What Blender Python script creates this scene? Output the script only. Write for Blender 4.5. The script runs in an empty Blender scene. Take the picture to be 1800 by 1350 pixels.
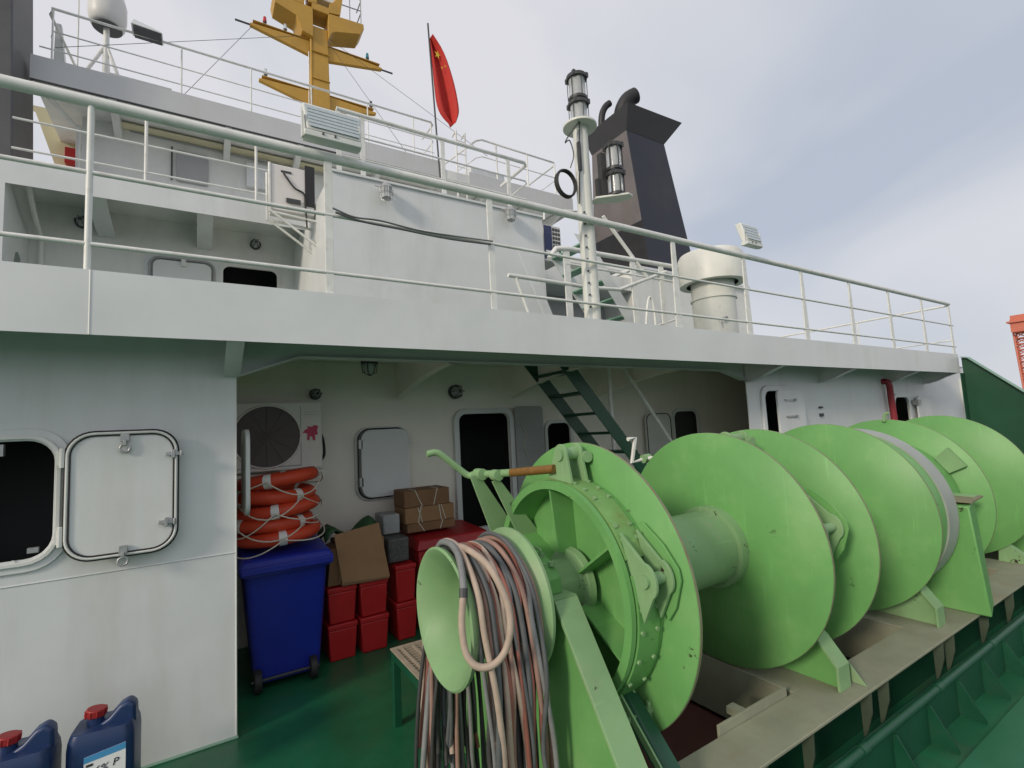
import bpy, bmesh, math, random
from mathutils import Vector, Matrix
random.seed(7)
S = bpy.context.scene
C = S.collection
R = math.radians

# ------------------------------------------------------------------ camera
yaw, pitch, roll = R(32.302), R(5.232), R(-3.012)
fw = Vector((math.sin(yaw)*math.cos(pitch), math.cos(yaw)*math.cos(pitch), math.sin(pitch)))
rt = Vector((math.cos(yaw), -math.sin(yaw), 0)); up = rt.cross(fw)
rt2 = math.cos(roll)*rt + math.sin(roll)*up
up2 = -math.sin(roll)*rt + math.cos(roll)*up
cd = bpy.data.cameras.new('camera'); co = bpy.data.objects.new('camera', cd); C.objects.link(co)
cd.sensor_width = 36; cd.lens = 36*874.27/1800; cd.clip_start = 0.05; cd.clip_end = 6000
M = Matrix((rt2, up2, -fw)).transposed().to_4x4(); M.translation = (0, 0, 2.0); co.matrix_world = M
S.camera = co

# ------------------------------------------------------------------ sky, sun, exposure
SUN_DIR = Vector((-1.0, -0.34, 0.44)).normalized()           # towards the sun
sun_el = math.asin(SUN_DIR.z); sun_az = math.atan2(SUN_DIR.x, SUN_DIR.y)
w = bpy.data.worlds.new('World'); S.world = w; w.use_nodes = True
nt = w.node_tree; nt.nodes.clear()
def N(nt, t, **k):
    n = nt.nodes.new(t)
    for a, v in k.items(): setattr(n, a, v)
    return n
out = N(nt, 'ShaderNodeOutputWorld'); bg = N(nt, 'ShaderNodeBackground')
sky = N(nt, 'ShaderNodeTexSky', sky_type='NISHITA'); sky.sun_disc = False
sky.sun_elevation = sun_el; sky.sun_rotation = sun_az; sky.air_density = 1.0; sky.dust_density = 3.0
tc = N(nt, 'ShaderNodeTexCoord'); mp = N(nt, 'ShaderNodeMapping'); mp.inputs['Scale'].default_value = (1.0, 1.0, 1.7)
n1 = N(nt, 'ShaderNodeTexNoise'); n1.inputs['Scale'].default_value = 1.5; n1.inputs['Detail'].default_value = 4; n1.inputs['Roughness'].default_value = .45; n1.inputs['Distortion'].default_value = .5
cr = N(nt, 'ShaderNodeValToRGB'); e = cr.color_ramp.elements
e[0].position = .30; e[0].color = (5.0, 5.5, 6.5, 1); e[1].position = .62; e[1].color = (7.7, 7.65, 8.1, 1)
em = cr.color_ramp.elements.new(.46); em.color = (6.5, 6.75, 7.35, 1)
mx = N(nt, 'ShaderNodeMix', data_type='RGBA'); mx.inputs[0].default_value = .93
nt.links.new(tc.outputs['Generated'], mp.inputs['Vector']); nt.links.new(mp.outputs[0], n1.inputs['Vector'])
dp = N(nt, 'ShaderNodeVectorMath', operation='DOT_PRODUCT'); dp.inputs[1].default_value = SUN_DIR
ma = N(nt, 'ShaderNodeMath', operation='MULTIPLY_ADD'); ma.inputs[1].default_value = .10; ma.inputs[2].default_value = .035
ad = N(nt, 'ShaderNodeMath', operation='ADD')
nt.links.new(tc.outputs['Generated'], dp.inputs[0]); nt.links.new(dp.outputs['Value'], ma.inputs[0]); nt.links.new(ma.outputs[0], ad.inputs[0]); nt.links.new(n1.outputs['Fac'], ad.inputs[1])
nt.links.new(ad.outputs[0], cr.inputs[0]); nt.links.new(sky.outputs[0], mx.inputs[6]); nt.links.new(cr.outputs[0], mx.inputs[7])
nt.links.new(mx.outputs[2], bg.inputs[0]); bg.inputs[1].default_value = .1; nt.links.new(bg.outputs[0], out.inputs[0])

sd = bpy.data.lights.new('sun', 'SUN'); sd.energy = 1.9; sd.angle = R(10); sd.color = (1, .88, .72)
so = bpy.data.objects.new('sun', sd); C.objects.link(so)
so.rotation_euler = SUN_DIR.to_track_quat('Z', 'Y').to_euler(); so.location = (-6, -6, 12)
S.view_settings.view_transform = 'Standard'; S.view_settings.look = 'None'
S.view_settings.exposure = 0.0; S.view_settings.gamma = 1.0; S.view_settings.use_curve_mapping = False
S.render.engine = 'CYCLES'; S.cycles.max_bounces = 8; S.cycles.diffuse_bounces = 5

# ------------------------------------------------------------------ materials
def lin(r, g, b):
    f = lambda c: (c/255)/12.92 if c/255 <= .04045 else ((c/255+.055)/1.055)**2.4
    return (f(r), f(g), f(b))
def mul(c, k): return tuple(min(1, x*k) for x in c)
def mat(name, col, rough=.5, var=.12, scale=3.0, dirt_sheen=None, dirt_sheen_amt=0.0, dirt_sheen_scale=2.0, bump=.0, bump_scale=1.2,
        metal=0.0, streak=False, fine=.0, spec=.5, coat=0.0, chip=0):
    m = bpy.data.materials.new(name); m.use_nodes = True; t = m.node_tree; L = t.links
    b = t.nodes['Principled BSDF']
    b.inputs['Roughness'].default_value = rough; b.inputs['Metallic'].default_value = metal
    b.inputs['Specular IOR Level'].default_value = spec; b.inputs['Coat Weight'].default_value = coat
    g = N(t, 'ShaderNodeNewGeometry')
    no = N(t, 'ShaderNodeTexNoise'); no.inputs['Scale'].default_value = scale; no.inputs['Detail'].default_value = 8; no.inputs['Roughness'].default_value = .62
    L.new(g.outputs['Position'], no.inputs['Vector'])
    r = N(t, 'ShaderNodeValToRGB'); r.color_ramp.elements[0].position = .3; r.color_ramp.elements[1].position = .72
    r.color_ramp.elements[0].color = (*mul(col, 1-var), 1); r.color_ramp.elements[1].color = (*mul(col, 1+var), 1)
    L.new(no.outputs['Fac'], r.inputs[0]); last = r.outputs[0]
    if dirt_sheen is not None:
        mpn = N(t, 'ShaderNodeMapping'); mpn.inputs['Scale'].default_value = (1, 1, .16) if streak else (1, 1, 1)
        L.new(g.outputs['Position'], mpn.inputs[0])
        d = N(t, 'ShaderNodeTexNoise'); d.inputs['Scale'].default_value = dirt_sheen_scale; d.inputs['Detail'].default_value = 9; d.inputs['Roughness'].default_value = .68
        L.new(mpn.outputs[0], d.inputs['Vector'])
        dr = N(t, 'ShaderNodeValToRGB'); dr.color_ramp.elements[0].position = .52; dr.color_ramp.elements[1].position = .78
        L.new(d.outputs['Fac'], dr.inputs[0])
        ml = N(t, 'ShaderNodeMath', operation='MULTIPLY'); ml.inputs[1].default_value = dirt_sheen_amt; L.new(dr.outputs[0], ml.inputs[0])
        mi = N(t, 'ShaderNodeMix', data_type='RGBA'); L.new(ml.outputs[0], mi.inputs[0]); L.new(last, mi.inputs[6]); mi.inputs[7].default_value = (*dirt_sheen, 1)
        last = mi.outputs[2]
    if chip:
        cn = N(t, 'ShaderNodeTexNoise'); cn.inputs['Scale'].default_value = 9; cn.inputs['Detail'].default_value = 10; cn.inputs['Roughness'].default_value = .72
        L.new(g.outputs['Position'], cn.inputs['Vector'])
        c2 = N(t, 'ShaderNodeValToRGB'); c2.color_ramp.elements[0].position = chip; c2.color_ramp.elements[1].position = chip+.025
        L.new(cn.outputs['Fac'], c2.inputs[0])
        m3 = N(t, 'ShaderNodeMix', data_type='RGBA'); L.new(c2.outputs[0], m3.inputs[0]); L.new(last, m3.inputs[6]); m3.inputs[7].default_value = (.035, .026, .018, 1); last = m3.outputs[2]
        # long scuffs
        sm_ = N(t, 'ShaderNodeMapping'); sm_.inputs['Rotation'].default_value = (.6, .3, .2); sm_.inputs['Scale'].default_value = (1, 26, 1.6); L.new(g.outputs['Position'], sm_.inputs[0])
        sn = N(t, 'ShaderNodeTexNoise'); sn.inputs['Scale'].default_value = 1.6; sn.inputs['Detail'].default_value = 6; L.new(sm_.outputs[0], sn.inputs['Vector'])
        s2 = N(t, 'ShaderNodeValToRGB'); s2.color_ramp.elements[0].position = .62; s2.color_ramp.elements[1].position = .80; s2.color_ramp.elements[1].color = (.5,.5,.5,1); L.new(sn.outputs['Fac'], s2.inputs[0])
        m4 = N(t, 'ShaderNodeMix', data_type='RGBA'); L.new(s2.outputs[0], m4.inputs[0]); L.new(last, m4.inputs[6]); m4.inputs[7].default_value = (*mul(col, 1.5), 1); last = m4.outputs[2]
    L.new(last, b.inputs['Base Color'])
    rr_ = N(t, 'ShaderNodeMapRange'); rr_.inputs['To Min'].default_value = max(.05, rough-.12); rr_.inputs['To Max'].default_value = min(1, rough+.15)
    L.new(no.outputs['Fac'], rr_.inputs[0]); L.new(rr_.outputs[0], b.inputs['Roughness'])
    if bump or fine:
        bn = N(t, 'ShaderNodeTexNoise'); bn.inputs['Scale'].default_value = bump_scale; bn.inputs['Detail'].default_value = 2
        L.new(g.outputs['Position'], bn.inputs['Vector'])
        bp = N(t, 'ShaderNodeBump'); bp.inputs['Strength'].default_value = bump; bp.inputs['Distance'].default_value = .05
        L.new(bn.outputs['Fac'], bp.inputs['Height'])
        fn = N(t, 'ShaderNodeTexNoise'); fn.inputs['Scale'].default_value = 120; L.new(g.outputs['Position'], fn.inputs['Vector'])
        b2 = N(t, 'ShaderNodeBump'); b2.inputs['Strength'].default_value = fine; b2.inputs['Distance'].default_value = .002
        L.new(fn.outputs['Fac'], b2.inputs['Height']); L.new(bp.outputs[0], b2.inputs['Normal']); L.new(b2.outputs[0], b.inputs['Normal'])
    return m
GREY_DIRT = (.46, .46, .39); RUST = (.20, .075, .025)
WHITE = mat('white_paint', (.70, .725, .73), .42, .06, 1.4, GREY_DIRT, .45, 1.6, .45, .9, streak=True, fine=.12)
WHITE2 = mat('white_paint_worn', (.72, .735, .71), .45, .07, 2.2, RUST, .18, 3.1, .2, 1.0, streak=True, fine=.12)
RAILW = mat('rail_white', (.77, .78, .75), .4, .08, 6, (.34, .25, .16), .45, 9, 0, 1, fine=.1)
CREAM = mat('cream_paint', (.66, .62, .42), .5, .06, 3, GREY_DIRT, .3, 3)
LIME = mat('lime_green_paint', (.145, .365, .112), .42, .12, 1.8, (.26, .42, .18), .6, 1.8, .2, 1.6, fine=.25, spec=.4, chip=.66)  # pale mottling paints in the warm highlight on the discs; chips are wear
LIMEP = mat('lime_green_paint_pale', (.225, .385, .185), .5, .12, 3.0, (.33, .36, .25), .5, 5.0, .1, 3.0, fine=.25, spec=.4, chip=.64)
LIMER = mat('lime_green_rusty', (.18, .35, .12), .5, .14, 4.0, RUST, .75, 7.0, .1, 3.0, fine=.3, spec=.4, chip=.61)
CHIP = mat('bare_edge', (.22, .20, .13), .6, .2, 8, RUST, .6, 12)
DECKG = mat('deck_green', (.014, .125, .056), .34, .22, 2.0, (.07, .085, .06), .7, 1.9, .18, 3, fine=.35, spec=.5)
DARKG = mat('dark_green_paint', (.007, .072, .036), .38, .15, 4.0, (.05, .07, .05), .45, 5, .1, 3, fine=.3)
BULW = mat('bulwark_green', (.006, .065, .030), .42, .15, 2.0, (.02, .06, .03), .5, 2.5, .2, 1.5)
PALEG = mat('pale_green_flange', (.20, .36, .27), .45, .12, 4)
TAN = mat('tan_primer', (.275, .285, .205), .62, .14, 3.5, (.26, .17, .11), .5, 3.0, .1, 3, fine=.4)
OLIVE_SHADE = mat('olive_primer_shaded', (.06, .085, .055), .6, .2, 5, (.05, .08, .05), .5, 6)  # gusset colour darkened to carry the shade under the winch frame
RECESS_LIFT = mat('recess_paint_lifted', (.88, .85, .77), .45, .05, 1.6, (.60, .55, .45), .4, 1.6, .2, 1.0, streak=True, fine=.1)  # warm white, made lighter than the outer walls to brighten the shaded recess
GREYW = mat('roof_edge_paint', (.56, .57, .58), .5, .05, 1.6, (.45, .45, .42), .4, 2.0, .25, 1.0, streak=True)
REDOX = mat('red_oxide', (.10, .035, .028), .7, .2, 5)
BLACK = mat('black_paint', (.018, .018, .020), .5, .2, 3)
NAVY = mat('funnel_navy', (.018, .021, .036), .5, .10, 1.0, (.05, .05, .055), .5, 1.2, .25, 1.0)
FUNL = mat('funnel_weathered_sunlit', (.15, .138, .14), .55, .2, 1.2, (.13, .085, .065), .6, 1.6, .2, 1.0, streak=True)  # weathering and the sunlit tone of this side, both in the colour
GUN = mat('lamp_dark_metal', (.05, .052, .055), .45, .2, 15)
STEEL = mat('galvanised', (.42, .43, .43), .38, .12, 20, metal=.6)
GREYP = mat('grey_paint', (.36, .37, .38), .5, .08, 4)
ROOM_DARK = mat('dark_interior', (.05, .055, .055), .7, .1, 2)  # gloom of the rooms behind the openings, put into the paint
RUBBER = mat('black_rubber', (.02, .02, .02), .6, .1, 9)
YEL = mat('mast_yellow', (.52, .30, .045), .5, .08, 2, (.25, .15, .05), .35, 3, .1, 2)
FLAGR = mat('flag_red', (.52, .030, .022), .75, .10, 5)
FLAGY = mat('flag_yellow', (.75, .55, .05), .7, .05, 5)
BLUE = mat('bin_blue', (.010, .022, .30), .42, .10, 6, fine=.2)
BLUED = mat('can_navy', (.016, .038, .115), .36, .12, 7, fine=.15)
REDP = mat('red_plastic', (.42, .012, .016), .42, .10, 6, fine=.15)
REDC = mat('red_chest', (.34, .012, .016), .45, .12, 4)
REDCAP = mat('red_cap', (.30, .014, .016), .45, .1, 9)
ORANGE = mat('lifebuoy_orange', (.60, .058, .020), .5, .08, 8, (.35, .04, .02), .4, 6, fine=.15)
TAPE = mat('white_tape', (.72, .72, .70), .5, .05, 12)
ROPE = mat('white_rope', (.62, .58, .50), .8, .12, 40, fine=.6)
CARD = mat('cardboard', (.30, .17, .085), .8, .10, 6, (.18, .10, .05), .4, 5)
CARD2 = mat('cardboard_dark', (.22, .12, .06), .8, .12, 6, (.13, .07, .035), .4, 5)
ACW = mat('ac_white', (.74, .71, .68), .45, .05, 5, (.40, .36, .30), .35, 5)
GRILL = mat('ac_grille', (.14, .12, .115), .6, .1, 9)
PINK = mat('pink_emblem', (.55, .035, .10), .5, .08, 9)
PAPER = mat('label_white', (.74, .75, .76), .55, .03, 9)
LBLUE = mat('label_blue', (.06, .27, .52), .5, .03, 9)
INK = mat('black_ink', (.02, .02, .025), .6, .05, 9)
GRATE = mat('grating_tan', (.40, .33, .25), .65, .12, 8)
CRANE = mat('crane_orange_hazed', (.56, .16, .10), .55, .08, .3)  # orange paled so the colour itself carries the distance haze
TEAL = mat('teal_lamp', (.02, .22, .28), .3, .05, 9)
REDL = mat('red_lamp', (.55, .02, .03), .3, .05, 9)
BEIGE = mat('pole_cream', (.72, .73, .68), .42, .05, 4, (.40, .33, .22), .35, 5)
HOSES = [mat('hose_cream', (.44, .35, .28), .6, .14, 12, (.22, .16, .12), .5, 9, fine=.3),
         mat('hose_pink', (.32, .20, .16), .6, .14, 12, (.16, .10, .08), .5, 9, fine=.3),
         mat('hose_salmon', (.27, .10, .075), .6, .14, 12, (.12, .06, .05), .5, 9, fine=.3),
         mat('hose_grey', (.105, .115, .12), .6, .16, 12, (.05, .05, .05), .5, 9, fine=.3),
         mat('hose_dark', (.04, .042, .042), .6, .16, 12, (.12, .10, .09), .5, 9, fine=.3),
         mat('hose_pale_grey', (.21, .22, .22), .6, .14, 12, (.10, .09, .08), .5, 9, fine=.3)]
def glass_mat():
    m = bpy.data.materials.new('lamp_glass'); m.use_nodes = True
    b = m.node_tree.nodes['Principled BSDF']; b.inputs['Base Color'].default_value = (.80, .84, .86, 1)
    b.inputs['Roughness'].default_value = .12; b.inputs['Transmission Weight'].default_value = .55; b.inputs['IOR'].default_value = 1.4
    return m
GLASS = glass_mat()
FLOODG = mat('floodlight_glass', (.46, .53, .56), .12, .08, 30, spec=.7)
def sea_mat():
    m = bpy.data.materials.new('sea_water'); m.use_nodes = True; t = m.node_tree; b = t.nodes['Principled BSDF']
    b.inputs['Base Color'].default_value = (.05, .075, .08, 1); b.inputs['Roughness'].default_value = .15
    n = N(t, 'ShaderNodeTexNoise'); n.inputs['Scale'].default_value = .5; n.inputs['Detail'].default_value = 8
    bp = N(t, 'ShaderNodeBump'); bp.inputs['Strength'].default_value = .5; bp.inputs['Distance'].default_value = .4
    g = N(t, 'ShaderNodeNewGeometry'); t.links.new(g.outputs['Position'], n.inputs['Vector'])
    t.links.new(n.outputs['Fac'], bp.inputs['Height']); t.links.new(bp.outputs[0], b.inputs['Normal'])
    return m

# ------------------------------------------------------------------ mesh helpers
ORG = {}
def thing(name, label, cat, loc=(0, 0, 0), group=None):
    o = bpy.data.objects.new(name, None); C.objects.link(o); o.location = loc; o.empty_display_size = .1
    ORG[o.name] = Vector(loc); o['label'] = label; o['category'] = cat
    if group: o['group'] = group
    return o
class MB:
    def __init__(s): s.v = []; s.f = []
    def add(s, vs, fs):
        k = len(s.v); s.v += [Vector(v) for v in vs]; s.f += [tuple(i+k for i in f) for f in fs]; return s
    def box(s, x0, x1, y0, y1, z0, z1):
        return s.add([(x0,y0,z0),(x1,y0,z0),(x1,y1,z0),(x0,y1,z0),(x0,y0,z1),(x1,y0,z1),(x1,y1,z1),(x0,y1,z1)],
                     [(3,2,1,0),(4,5,6,7),(0,1,5,4),(1,2,6,5),(2,3,7,6),(3,0,4,7)])
    def hexa(s, b, t):
        return s.add(list(b)+list(t), [(3,2,1,0),(4,5,6,7),(0,1,5,4),(1,2,6,5),(2,3,7,6),(3,0,4,7)])
    def prism(s, pts, d):                    # polygon (3D, planar) pushed along d
        n = len(pts); d = Vector(d); P = [Vector(p) for p in pts]
        return s.add(P+[p+d for p in P], [tuple(range(n-1,-1,-1)), tuple(range(n,2*n))]+[(i,(i+1)%n,n+(i+1)%n,n+i) for i in range(n)])
    def frame_of(s, d):
        d = Vector(d).normalized(); a = Vector((0,0,1)) if abs(d.z) < .9 else Vector((1,0,0))
        u = d.cross(a).normalized(); return d, u, d.cross(u).normalized()
    def cyl(s, a, b, r, n=14, r2=None):
        a = Vector(a); b = Vector(b); r2 = r if r2 is None else r2
        d, u, v = s.frame_of(b-a); vs = []
        for p, q in ((a, r), (b, r2)):
            vs += [p+q*(math.cos(2*math.pi*i/n)*u+math.sin(2*math.pi*i/n)*v) for i in range(n)]
        return s.add(vs, [tuple(range(n-1,-1,-1)), tuple(range(n,2*n))]+[(i,(i+1)%n,n+(i+1)%n,n+i) for i in range(n)])
    def tube(s, pts, r, n=8, closed=False):
        P = [Vector(p) for p in pts]; m = len(P); vs = []; fs = []
        u = None
        for i, p in enumerate(P):
            if closed: d = (P[(i+1)%m]-P[i-1])
            else: d = P[min(i+1,m-1)]-P[max(i-1,0)]
            d = d.normalized() if d.length > 1e-9 else Vector((0,0,1))
            if u is None: _, u, v = s.frame_of(d)
            else:
                u = (u-d*u.dot(d)); u = u.normalized() if u.length > 1e-6 else s.frame_of(d)[1]; v = d.cross(u)
            v = d.cross(u)
            vs += [p+r*(math.cos(2*math.pi*k/n)*u+math.sin(2*math.pi*k/n)*v) for k in range(n)]
        for i in range(m if closed else m-1):
            j = (i+1) % m
            fs += [(i*n+k, i*n+(k+1)%n, j*n+(k+1)%n, j*n+k) for k in range(n)]
        if not closed: fs += [tuple(range(n-1,-1,-1)), tuple(range((m-1)*n, m*n))]
        return s.add(vs, fs)
    def lathe(s, prof, c, axis='x', n=48, closed=True):   # prof: list of (t along axis, radius)
        ax = {'x': (Vector((1,0,0)), Vector((0,1,0)), Vector((0,0,1))), 'y': (Vector((0,1,0)), Vector((1,0,0)), Vector((0,0,1))),
              'z': (Vector((0,0,1)), Vector((1,0,0)), Vector((0,1,0)))}[axis]
        c = Vector(c); m = len(prof); vs = []
        for t, r in prof:
            vs += [c+ax[0]*t+r*(math.cos(2*math.pi*i/n)*ax[1]+math.sin(2*math.pi*i/n)*ax[2]) for i in range(n)]
        fs = []
        for a in range(m if closed else m-1):
            b = (a+1) % m
            fs += [(a*n+i, a*n+(i+1)%n, b*n+(i+1)%n, b*n+i) for i in range(n)]
        return s.add(vs, fs)
    def plate(s, outer, holes, to3, d):      # outer / holes: 2-D loops, to3(u, v) -> Vector, d = thickness vector
        bm = bmesh.new(); loops = []
        for lp in [outer]+list(holes):
            vs = [bm.verts.new((p[0], p[1], 0)) for p in lp]; loops.append(vs)
            for i in range(len(vs)): bm.edges.new((vs[i], vs[(i+1)%len(vs)]))
        bmesh.ops.triangle_fill(bm, use_beauty=True, use_dissolve=False, edges=bm.edges[:], normal=(0,0,1))
        bm.verts.index_update(); d = Vector(d); n = len(bm.verts)
        A = [to3(v.co.x, v.co.y) for v in bm.verts]
        fs = [tuple(v.index for v in f.verts) for f in bm.faces]
        allf = fs+[tuple(i+n for i in reversed(f)) for f in fs]
        for vs in loops:
            ix = [v.index for v in vs]; m = len(ix)
            allf += [(ix[i], ix[(i+1)%m], ix[(i+1)%m]+n, ix[i]+n) for i in range(m)]
        bm.free(); return s.add(A+[a+d for a in A], allf)
    def build(s, name, material, parent=None, label=None, cat=None, group=None, kind=None, loc=None, smooth=35, bevel=0, seg=2, sub=0):
        o_ = ORG[parent.name] if parent is not None else Vector(loc if loc is not None else (0,0,0))
        me = bpy.data.meshes.new(name); me.from_pydata([v-o_ for v in s.v], [], s.f); me.update()
        bm = bmesh.new(); bm.from_mesh(me); bmesh.ops.recalc_face_normals(bm, faces=bm.faces[:]); bm.to_mesh(me); bm.free()
        if smooth:
            me.shade_smooth(); me.set_sharp_from_angle(angle=R(smooth))
        me.materials.append(material)
        o = bpy.data.objects.new(name, me); C.objects.link(o)
        if parent is not None: o.parent = parent
        else: o.location = o_
        ORG[o.name] = o_
        if bevel:
            b = o.modifiers.new('bevel', 'BEVEL'); b.width = bevel; b.segments = seg; b.limit_method = 'ANGLE'; b.angle_limit = R(40)
        if sub:
            b = o.modifiers.new('sub', 'SUBSURF'); b.levels = sub; b.render_levels = sub
        if label: o['label'] = label
        if cat: o['category'] = cat
        if group: o['group'] = group
        if kind: o['kind'] = kind
        return o
def rr(cx, cy, w, h, r, n=6):
    pts = []
    for sx, sy, a0 in ((1,1,0),(-1,1,90),(-1,-1,180),(1,-1,270)):
        for i in range(n+1):
            a = R(a0+90*i/n); pts.append((cx+sx*(w/2-r)+r*math.cos(a), cy+sy*(h/2-r)+r*math.sin(a)))
    return pts
def rect(x0, x1, z0, z1): return [(x0,z0),(x1,z0),(x1,z1),(x0,z1)]
def XZ(y): return lambda u, v: Vector((u, y, v))
def YZ(x): return lambda u, v: Vector((x, u, v))
def XY(z): return lambda u, v: Vector((u, v, z))
def cat_rom(pts, k=6):
    P = [Vector(p) for p in pts]; P = [2*P[0]-P[1]]+P+[2*P[-1]-P[-2]]; o = []
    for i in range(1, len(P)-2):
        a, b, c, d = P[i-1:i+3]
        for j in range(k):
            t = j/k; o.append(.5*((2*b)+(c-a)*t+(2*a-5*b+4*c-d)*t*t+(3*b-a-3*c+d)*t**3))
    o.append(P[-2]); return o
def ring_pts(lp, y): return [(u, y, v) for u, v in lp]
def text_mesh(txt, size, mt, parent, origin, ux, uz, name='lettering', extrude=.0006, shear=0):
    cu = bpy.data.curves.new('t', 'FONT'); cu.body = txt; cu.size = size; cu.extrude = extrude; cu.shear = shear
    ob = bpy.data.objects.new('t', cu); C.objects.link(ob)
    bpy.context.view_layer.update()
    me = bpy.data.meshes.new_from_object(ob.evaluated_get(bpy.context.evaluated_depsgraph_get()))
    bpy.data.objects.remove(ob); ux = Vector(ux); uz = Vector(uz); n = ux.cross(uz)
    og = Vector(origin)-ORG[parent.name]
    for v in me.vertices: v.co = og+ux*v.co.x+uz*v.co.y+n*v.co.z
    me.materials.clear(); me.materials.append(mt)
    o = bpy.data.objects.new(name, me); C.objects.link(o); o.parent = parent; ORG[o.name] = ORG[parent.name]; return o

# ================================================================== SETTING
MB().add([(-3000,-3000,-6),(3000,-3000,-6),(3000,3000,-6),(-3000,3000,-6)], [(0,1,2,3)]).build('sea', sea_mat(), kind='structure', label='grey harbour water beyond the ship', smooth=0)
MB().box(180, 600, -300, 400, -7, -2.5).build('quay', mat('quay_concrete', (.30,.29,.27), .85, .1, .05), kind='structure', label='distant concrete quay under the gantry crane', smooth=0)
MB().box(-9, 15.2, -7, 22, -.3, 0).build('main_deck', DECKG, kind='structure', label='dark green painted steel main deck', smooth=0)
MB().prism([(-9.2,-7.2,-.05),(15.3,-7.2,-.05),(15.3,22,-.05),(-9.2,22,-.05)], (0,0,-6.6)).build('ship_hull', DARKG, kind='structure', label='dark green hull side below the deck', smooth=0)
MB().box(.9, 8.5, .35, 1.22, .0, .035).build('deck_plate', mat('deck_green_light', (.018,.135,.068), .34, .12, 2.0, (.07,.12,.08), .5, 2.4, .18, 3, fine=.3), kind='structure', label='raised green doubler plate on the deck', smooth=0, bevel=.003)

# ------------------------------------------------------------------ lower deckhouse
H = thing('lower_deckhouse', 'white painted lower deckhouse with recess, doors and windows behind the green winch', 'deckhouse', (0, 4.12, 0))
near = [(-7,0),(.23,0),(.23,2.87),(-7,2.87)]
wh = rr(-1.025, 1.735, .55, .70, .13)
MB().plate(near, [wh], XZ(4.12), (0,.012,0)).build('front_wall', WHITE, H)
MB().box(.218, .23, 4.132, 5.8, 0, 2.87).build('side_wall', RECESS_LIFT, H); MB().box(.23, 9.3, 4.16, 5.79, 2.868, 2.876).build('recess_ceiling', RECESS_LIFT, H)
MB().box(-7, .21, 5.0, 5.02, 0, 2.87).build('inner_bulkhead', ROOM_DARK, H)
MB().tube([(-7,4.118,1.245),(-3,4.118,1.243),(0.23,4.118,1.24)], .004, 6).build('weld_seam', WHITE, H)
MB().tube([(.225,4.118,0.02),(.225,4.118,2.5)], .005, 6).build('corner_weld', WHITE2, H)
MB().tube([(-7,4.11,.006),(-.35,4.11,.006),(.235,4.11,.008)], .01, 6).build('deck_weld', PALEG, H)
# near window
wf = MB().plate(rr(-1.025,1.735,.70,.85,.19), [wh], XZ(4.105), (0,.014,0)).build('window_frame', WHITE, H, bevel=.004)
MB().plate(rr(-1.025,1.735,.62,.77,.16), [rr(-1.025,1.735,.57,.72,.14)], XZ(4.090), (0,.014,0)).build('inner_flange', WHITE2, wf, bevel=.004)
for zz in (2.10,1.38):
    for xx in (-1.15,-.92): MB().cyl((xx,4.100,zz),(xx,4.107,zz),.012,8).build('bolt', WHITE2, wf)
MB().box(-1.02,-.985,4.13,4.17,2.0,2.07).build('clip', STEEL, wf); MB().box(-.86,-.81,4.10,4.13,1.42,1.45).build('clip', STEEL, wf)
cv = MB().plate(rr(-.405,1.73,.55,.76,.13,8), [], XZ(4.035), (0,.012,0)).build('window_cover', WHITE, H, bevel=.003)
MB().tube(ring_pts(rr(-.405,1.73,.55,.76,.13,8),4.033), .009, 8, True).build('rim', WHITE2, cv)
MB().tube(ring_pts(rr(-.405,1.73,.525,.735,.12,8),4.030), .0055, 6, True).build('gasket', RUBBER, cv)
MB().tube(ring_pts(rr(-.405,1.73,.575,.785,.14,8),4.041), .007, 6, True).build('gasket', RUBBER, cv)
def clip(x, z, vert, par):
    b = MB()
    if vert: b.box(x-.022,x+.022,4.012,4.03,z-.03,z+.02).box(x-.008,x+.008,4.0,4.03,z-.055,z-.02); b.tube([(x+.026*math.cos(a),4.016,z-.075+.026*math.sin(a)) for a in [i*.628 for i in range(10)]],.008,6,True)
    else: b.box(x-.05,x+.05,4.012,4.03,z-.012,z+.012).box(x-.02,x+.0,4.0,4.035,z-.028,z+.028).cyl((x+.035,4.01,z-.02),(x+.035,4.01,z+.02),.008,8)
    b.build('clip', STEEL, par, bevel=.002)
clip(-.40,2.085,True,cv); clip(-.40,1.385,True,cv); clip(-.135,1.96,False,cv); clip(-.17,1.52,False,cv)
for zz in (1.97,1.50):
    MB().box(-.735,-.675,4.045,4.11,zz-.045,zz+.045).cyl((-.705,4.04,zz-.06),(-.705,4.04,zz+.06),.014,10).build('hinge', WHITE2, cv, bevel=.003)
# hinged cover on the recess side wall, seen edge-on
MB().plate(rr(4.55,1.78,.50,.66,.12), [], YZ(.30), (.03,0,0)).build('side_cover', WHITE, H, bevel=.008)
# girder over the recess
MB().prism([(.23,4.14,2.87),(.23,4.14,2.50),(.66,4.14,2.66),(5.97,4.14,2.66),(6.47,4.14,2.53),(6.47,4.14,2.87)], (0,.012,0)).build('girder', WHITE, H)
MB().prism([(.23,4.09,2.495),(.66,4.09,2.655),(5.97,4.09,2.655),(6.47,4.09,2.525),(6.47,4.09,2.515),(5.97,4.09,2.645),(.66,4.09,2.645),(.23,4.09,2.485)], (0,.11,0)).build('girder_flange', WHITE, H)
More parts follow.
